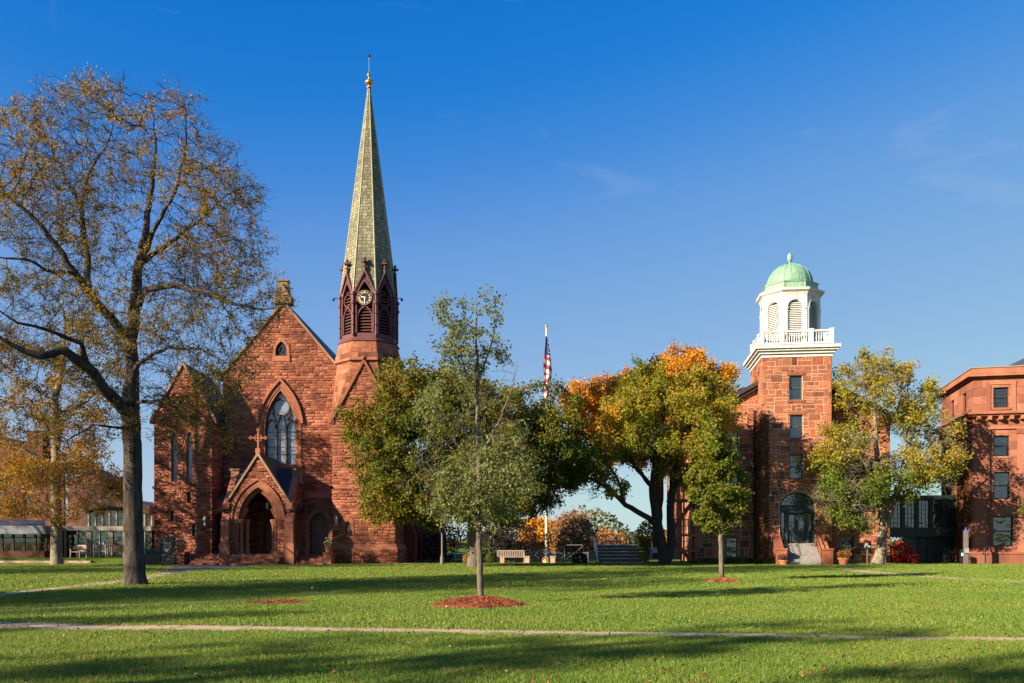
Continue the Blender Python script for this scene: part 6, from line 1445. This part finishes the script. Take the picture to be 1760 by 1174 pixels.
def hall_sign():
    D = 59.5; L = Loc(px(1490.5, D), D, -4); t = thing('hall_sign', 'small sign on a post with red header and white lettering on black', 'sign', L.p(0, 0, 0))
    MB().box(L, -.035, .035, -.03, .03, 0, 1.1).build('post', M['grey_post'], t); MB().box(L, -.26, .26, -.04, .0, 1.08, 1.52).build('plate', M['sign_black'], t); MB().box(L, -.26, .26, -.045, .0, 1.522, 1.66).build('header', M['red'], t)
    rr = random.Random(4)
    for z, w2 in ((1.44, .13), (1.37, .17), (1.27, .19), (1.21, .19), (1.15, .15)):
        x = -w2
        while x < w2: dw = rr.uniform(.02, .05); MB().box(L, x, min(x + dw, w2), -.045, -.041, z - .018, z + .018).build('lettering', M['paper'], t); x += dw + .012
hall_sign()
def call_post():
    D = 57.5; L = Loc(px(1660, D), D, -8); t = thing('call_post', 'tall grey emergency call post with blue lamp before the sandstone hall', 'call post', L.p(0, 0, 0))
    MB().box(L, -.13, .13, -.1, .1, 0, 2.3).build('post', M['grey_post'], t); MB().lathe(L.p(0, 0, 2.3), [(.07, 0), (.07, .22), (.02, .26)], 10).build('lamp', mat_plain('blue_lamp', (.06, .08, .5), .3, .1), t); MB().box(L, -.11, .13, -.2, -.101, .82, 1.12).build('phone_box', M['metal'], t); MB().box(L, -.28, .28, -.2, .25, 2.72, 2.8).build('light_hood', M['black'], t); MB().box(L, -.03, .03, .1, .15, 2.3, 2.75).build('hood_arm', M['black'], t)
    for z in (1.35, 1.5, 1.62): MB().ball(L.p(0, -.1, z), .025, 6).build('button', M['metal'], t)
    D2 = 59; L = Loc(px(1653, D2), D2, -8); t = thing('meter_cabinet', 'low black cabinet with white notice beside the call post', 'cabinet', L.p(0, 0, 0)); MB().box(L, -.12, .12, -.1, .1, 0, 1.05).build('body', M['black'], t); MB().box(L, -.06, .06, -.112, -.102, .6, .8).build('notice', M['paper'], t)
call_post()
def back_yard():
    L = Loc(0, 0, 0); D = 80.0; t = thing('brown_shed', 'low brown wooden shed behind the benches', 'shed', (px(905, D), D, 0)); x0, x1 = px(872, D), px(942, D)
    for i, x in enumerate(np.arange(x0, x1, .2)): MB().box(L, x, x + .185, D, D + .05, 0, 1.45).build('plank', M['brownwood'], t)
    MB().box(L, x0, x1, D + .06, D + 2.5, 0, 1.43).build('wall', M['roofdark'], t); MB().box(L, x0 - .2, x1 + .2, D - .3, D + 2.7, 1.46, 1.56).build('roof', M['roofdark'], t)
    D = 66; t = thing('rail_fence', 'low grey post and rail fence at the foot of the flagpole', 'fence', (px(945, D), D, 0)); x0, x1 = px(898, D), px(1010, D)
    for x in np.linspace(x0, x1, 9): MB().box(L, x - .06, x + .06, D - .06, D + .06, 0, .8).build('post', M['grey_post'], t)
    for z in (.35, .7): MB().box(L, x0, x1, D - .025, D + .025, z - .05, z + .05).build('rail', M['grey_post'], t)
    D = 64; 
    for i, (x, nm) in enumerate(((863, 'leftmost'), (906, 'middle'), (950, 'rightmost'))):
        m = MB(); m.box(L, px(x, D) - .16, px(x, D) + .16, D - .16, D + .16, 0, .42); m.box(L, px(x, D) - .2, px(x, D) + .2, D - .2, D + .2, .421, .5); o = m.build('stone_bollard', M['concrete']); tag(o, '%s of three squat pale stone bollards by the benches' % nm, 'bollard', 'stone bollards by the benches')
    D = 67; t = thing('goal_frame', 'thin metal tubular frame standing right of the flagpole', 'frame', (px(985, D), D, 0)); m = MB(); a, b = px(970, D), px(1003, D)
    for x in (a, b): MB().bar((x, D, 0), (x, D, 1.3), .035).build('upright', M['metal'], t)
    MB().bar((a, D, 1.3), (b, D, 1.3), .035).build('crossbar', M['metal'], t); MB().bar((a, D, .1), (b, D, 1.25), .025).build('brace', M['metal'], t)
    D = 66; t = thing('metal_trestle', 'galvanised trestle frame in the shade left of the broad tree trunk', 'frame', (px(790, D), D, 0)); a, b = px(783, D), px(800, D)
    for x in (a, b): MB().bar((x, D, 0), (x, D, 1.25), .05).build('upright', M['metal'], t)
    for z in (.2, .7, 1.22): MB().bar((a, D, z), (b, D, z), .05).build('rung', M['metal'], t)
    MB().bar((a, D, 1.2), (b, D, .2), .04).build('brace', M['metal'], t)
    D = 150; t = thing('white_house', 'small white gabled house far behind the green bush', 'house', (px(1103, D), D, 0)); F = L.front(D); c = px(1103, D)
    MB().prism(F, [(c - 1.6, 0), (c + 1.6, 0), (c + 1.6, 2.0), (c, 3.3), (c - 1.6, 2.0)], -5, 0).build('wall', M['white'], t)
    for s in (-1, 1): MB().prism(F, ccw([(c + s * 1.85, 1.85), (c, 3.35), (c, 3.5), (c + s * 1.85, 2.0)]), -5.2, .2).build('roof', M['slate'], t)
    MB().prism(F, rect(c - .3, c + .3, .8, 1.7), 0, .03).build('window', M['glass'], t)
    o = MB().ball((px(537, 28.5), 28.5, .07), .045, 10).build('white_ball', M['white'], smooth=True); tag(o, 'small white ball lying on the shaded lawn', 'ball')
back_yard()
# low far woods closing the horizon behind everything
def far_wood():
    rs = np.random.RandomState(77); n = 26000; a = rs.uniform(-1.1, 1.1, n); d = rs.uniform(185, 240, n); hmax = 5.5 + 2.5 * np.sin(a * 23) + 1.8 * np.sin(a * 61 + 2); z = rs.random(n) ** .8 * hmax; p = np.stack([d * np.sin(a), d * np.cos(a), z], 1)
    V, Fc = leaf_quads(p, rs.normal(size=(n, 3)), 1.0, .8, rs); rv = np.clip(.5 + .35 * np.sin(a * 40) + rs.normal(size=n) * .15, 0, 1)
    o = bpy.data.objects.new('far_woods', tri_mesh('far_woods', V, Fc, np.repeat(rv, 2), LM['rustwood'])); link(o); tag(o, 'far line of autumn woods along the horizon', 'woods', kind='stuff')
LM['rustwood'] = mat_leaf('far_wood_leaf', [(0, (.05, .07, .02)), (.4, (.12, .11, .03)), (.7, (.28, .15, .04)), (1, (.36, .17, .05))], .3)
far_wood()
# trees beyond the frame on the sunny side, whose shadows stripe the lawn
V_, F_, rv_, lm_ = CROWN['locust_tree']; nl_ = len(rv_); kp = np.arange(0, nl_, 3)
thin_me = tri_mesh('thin_crown', V_.reshape(nl_, 4, 3)[kp].reshape(-1, 3), (np.arange(len(kp)) * 4)[:, None].repeat(2, 1).reshape(-1, 1) + np.tile(np.array([[0, 1, 2], [0, 2, 3]]), (len(kp), 1)), np.repeat(rv_[kp], 2), lm_)
for i, (x, y, rz, s) in enumerate(((-34, 12, 40, 1.0), (-50, 54, 300, .9), (-58, 24, 80, 1.1), (-27, 19, 20, .85), (-43, 33, 250, .95), (-23, 17.5, 140, .8), (-40, 4, 70, .9), (-38.5, 44, 190, .85))):
    nm = ('beside the terrace path', 'left of the pavilion terrace', 'by the brick block', 'across the near path', 'up the slope', 'closest to the frame edge', 'beyond the elm row', 'nearest the chapel')[i]
    ct = copy_tree(LOC, (x, y, 0), 'thinning honey locust out of frame on the sunny side, %s' % nm, R(rz), s, 'locusts on the sunny side of the lawn')
    for ch in ct.children:
        if ch.name.startswith('crown'): ch.data = thin_me
for i, (x, y, rz, s) in enumerate(((-15, -3.5, 10, 1.5), (-24, -3, 130, 1.9), (-33, 1, 220, 1.7), (-22, -11, 300, 1.8), (-7, -5, 60, 1.5), (-12, -13, 200, 1.9), (-31, -5, 100, 1.8))):
    nm = ('nearest the camera', 'second in the row', 'farthest along the row', 'set back behind the row', 'just behind us', 'farthest behind', 'outermost of the group')[i]
    copy_tree(ELM, (x, y, 0), 'airy olive leaved elm out of frame on the sunny side, %s' % nm, R(rz), s, 'elms on the sunny side of the lawn')
# ================================================================ grass blades and fallen leaves
def mat_grass():
    m, t, b, out = new_mat('grass_blade'); g = N(t, 'ShaderNodeNewGeometry'); at = N(t, 'ShaderNodeAttribute', attribute_name='rnd')
    oi = N(t, 'ShaderNodeObjectInfo'); n1 = N(t, 'ShaderNodeTexNoise', Scale=.22, Detail=7.0, Roughness=.78); t.links.new(oi.outputs['Location'], n1.inputs['Vector'])
    r1 = ramp(t, [(.3, (.12, .21, .030)), (.5, (.18, .262, .040)), (.66, (.255, .29, .055)), (.75, (.31, .29, .075))], n1.outputs[0]); r2 = ramp(t, [(0, (.75, .78, .7)), (.75, (1.05, 1.05, 1.0)), (1, (1.4, 1.25, 1.1))], at.outputs['Fac'])
    mx = N(t, 'ShaderNodeMixRGB', blend_type='MULTIPLY', Fac=1.0); t.links.new(r1.outputs[0], mx.inputs[1]); t.links.new(r2.outputs[0], mx.inputs[2]); t.links.new(mx.outputs[0], b.inputs['Base Color'])
    b.inputs['Roughness'].default_value = .5; b.inputs['Specular IOR Level'].default_value = .3
    tr = N(t, 'ShaderNodeBsdfTranslucent'); ms = N(t, 'ShaderNodeMixShader', Fac=.4); t.links.new(mx.outputs[0], tr.inputs[0]); t.links.new(b.outputs[0], ms.inputs[1]); t.links.new(tr.outputs[0], ms.inputs[2]); t.links.new(ms.outputs[0], out.inputs[0]); return m
M['grass'] = mat_grass()
def tuft(i, n, rad, hgt, wd):
    rs = np.random.RandomState(100 + i); V, Fc, rv = [], [], []
    for k in range(n):
        a = rs.uniform(0, 6.283); r = rad * math.sqrt(rs.random()); b = np.array([r * math.cos(a), r * math.sin(a), 0]); h = hgt * rs.uniform(.55, 1.2); th = rs.uniform(0, 6.283); s = np.array([math.cos(th), math.sin(th), 0]) * wd * rs.uniform(.7, 1.3)
        ln = np.array([rs.normal(), rs.normal(), 0]) * h * .33; o = len(V); V += [b - s, b + s, b + ln * .35 + np.array([0, 0, h * .6]) + s * .7, b + ln * .35 + np.array([0, 0, h * .6]) - s * .7, b + ln + np.array([0, 0, h])]; Fc += [(o, o + 1, o + 2), (o, o + 2, o + 3), (o + 3, o + 2, o + 4)]; c = rs.random(); rv += [c] * 3
    return tri_mesh('grass_tuft', np.array(V), np.array(Fc), np.array(rv), M['grass'])
def on_path(p):
    hit = np.zeros(len(p), bool)
    for pts, half in PATHS:
        for i in range(len(pts) - 1):
            a = np.array(pts[i]); b = np.array(pts[i + 1]); hw = half if not isinstance(half, (list, tuple)) else (half[i] + half[i + 1]) / 2; ab = b - a
            t = np.clip(((p - a) @ ab) / (ab @ ab), 0, 1); d = np.linalg.norm(p - (a + t[:, None] * ab), axis=1); hit |= d < hw * .93 + .05 * np.sin(p[:, 0] * 5) - .02
    for c, r in (((px(824, 21.8), 21.6), 1.2), ((px(1239, 33.8), 33.6), .7), ((px(478, 22.6), 22.6), .85)): hit |= np.linalg.norm(p - np.array(c), axis=1) < r * .97
    hit |= (p[:, 1] > 57.6) & (p[:, 0] > -25.5) & (p[:, 0] < -12.2) | (p[:, 1] > 60.9)
    return hit
def field(name, label, d0, d1, dens, tufts, sc, seed):
    rs = np.random.RandomState(seed); w_ = d1 * .74 + 4; n = int(dens * (d1 - d0) * 2 * w_); p = np.stack([rs.uniform(-w_, w_, n), rs.uniform(d0, d1, n)], 1)
    p = p[(np.abs(p[:, 0]) < p[:, 1] * .74 + 4)]; p = p[~on_path(p)]
    me = bpy.data.meshes.new(name); me.vertices.add(len(p)); me.vertices.foreach_set('co', np.concatenate([p, np.zeros((len(p), 1))], 1).astype(np.float32).ravel())
    o = bpy.data.objects.new(name, me); link(o); tag(o, label, 'grass', kind='stuff')
    cl = bpy.data.collections.new(name + '_tufts')
    for t in tufts: cl.objects.link(bpy.data.objects.new('grass_tuft', t))
    ng = bpy.data.node_groups.new(name, 'GeometryNodeTree'); ng.interface.new_socket('Geometry', in_out='INPUT', socket_type='NodeSocketGeometry'); ng.interface.new_socket('Geometry', in_out='OUTPUT', socket_type='NodeSocketGeometry')
    gi = ng.nodes.new('NodeGroupInput'); go = ng.nodes.new('NodeGroupOutput'); ip = ng.nodes.new('GeometryNodeInstanceOnPoints'); ci = ng.nodes.new('GeometryNodeCollectionInfo'); ci.inputs['Collection'].default_value = cl; ci.inputs['Separate Children'].default_value = True; ci.inputs['Reset Children'].default_value = True
    ip.inputs['Pick Instance'].default_value = True
    rv = ng.nodes.new('FunctionNodeRandomValue'); rv.data_type = 'FLOAT_VECTOR'; rv.inputs[0].default_value = (-.08, -.08, 0); rv.inputs[1].default_value = (.08, .08, 6.283)
    rsz = ng.nodes.new('FunctionNodeRandomValue'); rsz.data_type = 'FLOAT'; rsz.inputs[2].default_value = sc * .7; rsz.inputs[3].default_value = sc * 1.3; rsz.inputs['Seed'].default_value = 5
    l = ng.links; l.new(gi.outputs[0], ip.inputs['Points']); l.new(ci.outputs[0], ip.inputs['Instance']); l.new(rv.outputs[0], ip.inputs['Rotation']); l.new(rsz.outputs[1], ip.inputs['Scale']); l.new(ip.outputs[0], go.inputs[0])
    md = o.modifiers.new('grass', 'NODES'); md.node_group = ng; return o
near = [tuft(i, 40, .20, .046, .0036) for i in range(4)]; mid = [tuft(10 + i, 44, .36, .048, .0055) for i in range(4)]; far = [tuft(20 + i, 50, .7, .05, .010) for i in range(4)]
field('lawn_grass', 'short mown grass blades nearest the viewer', 8.5, 15.5, 130, near, 1.0, 1)
field('lawn_grass', 'short mown grass between the front path and the young trees', 15.5, 29, 52, mid, 1.0, 2)
field('lawn_grass', 'short mown grass on the far part of the lawn', 29, 61, 15, far, 1.0, 3)
def fallen():
    rs = np.random.RandomState(9); n = 3800; d = 8.8 + rs.random(n) ** 1.3 * 50; x = rs.uniform(-.74, .74, n) * d; dens = .5 + .5 * np.sin(x * .21 + 1.3) * np.sin(d * .17); k = rs.random(n) < .35 + .65 * dens; x, d = x[k], d[k]
    a = rs.normal(size=(1500, 2)) * np.array([6, 3.0]) + np.array([-14, 36]); b = rs.normal(size=(2200, 2)) * np.array([6, 3.0]) + np.array([-3, 52]); c = rs.normal(size=(260, 2)) * np.array([3, 1.2]) + np.array([26.5, 57]); e = rs.normal(size=(700, 2)) * np.array([5, 2]) + np.array([-30, 55])
    p = np.concatenate([np.stack([x, d], 1), a, b, c, e]); p = p[(p[:, 1] > 8.5) & (p[:, 1] < 60)]; n = len(p); cen = np.concatenate([p, rs.uniform(.035, .06, (n, 1))], 1)
    V, Fc = leaf_quads(cen, rs.normal(size=(n, 3)) * np.array([1, 1, .25]), .062, .048, rs, up=1.6, fold=.3)
    o = bpy.data.objects.new('fallen_leaves', tri_mesh('fallen_leaves', V, Fc, np.repeat(rs.random(n), 2), LM['fallen'])); link(o); tag(o, 'brown and orange fallen leaves scattered over the lawn', 'leaves', kind='stuff')
LM['fallen'] = mat_leaf('fallen_leaf', [(0, (.09, .04, .02)), (.5, (.22, .09, .035)), (.85, (.34, .15, .05)), (1, (.45, .28, .12))], .2)
fallen()
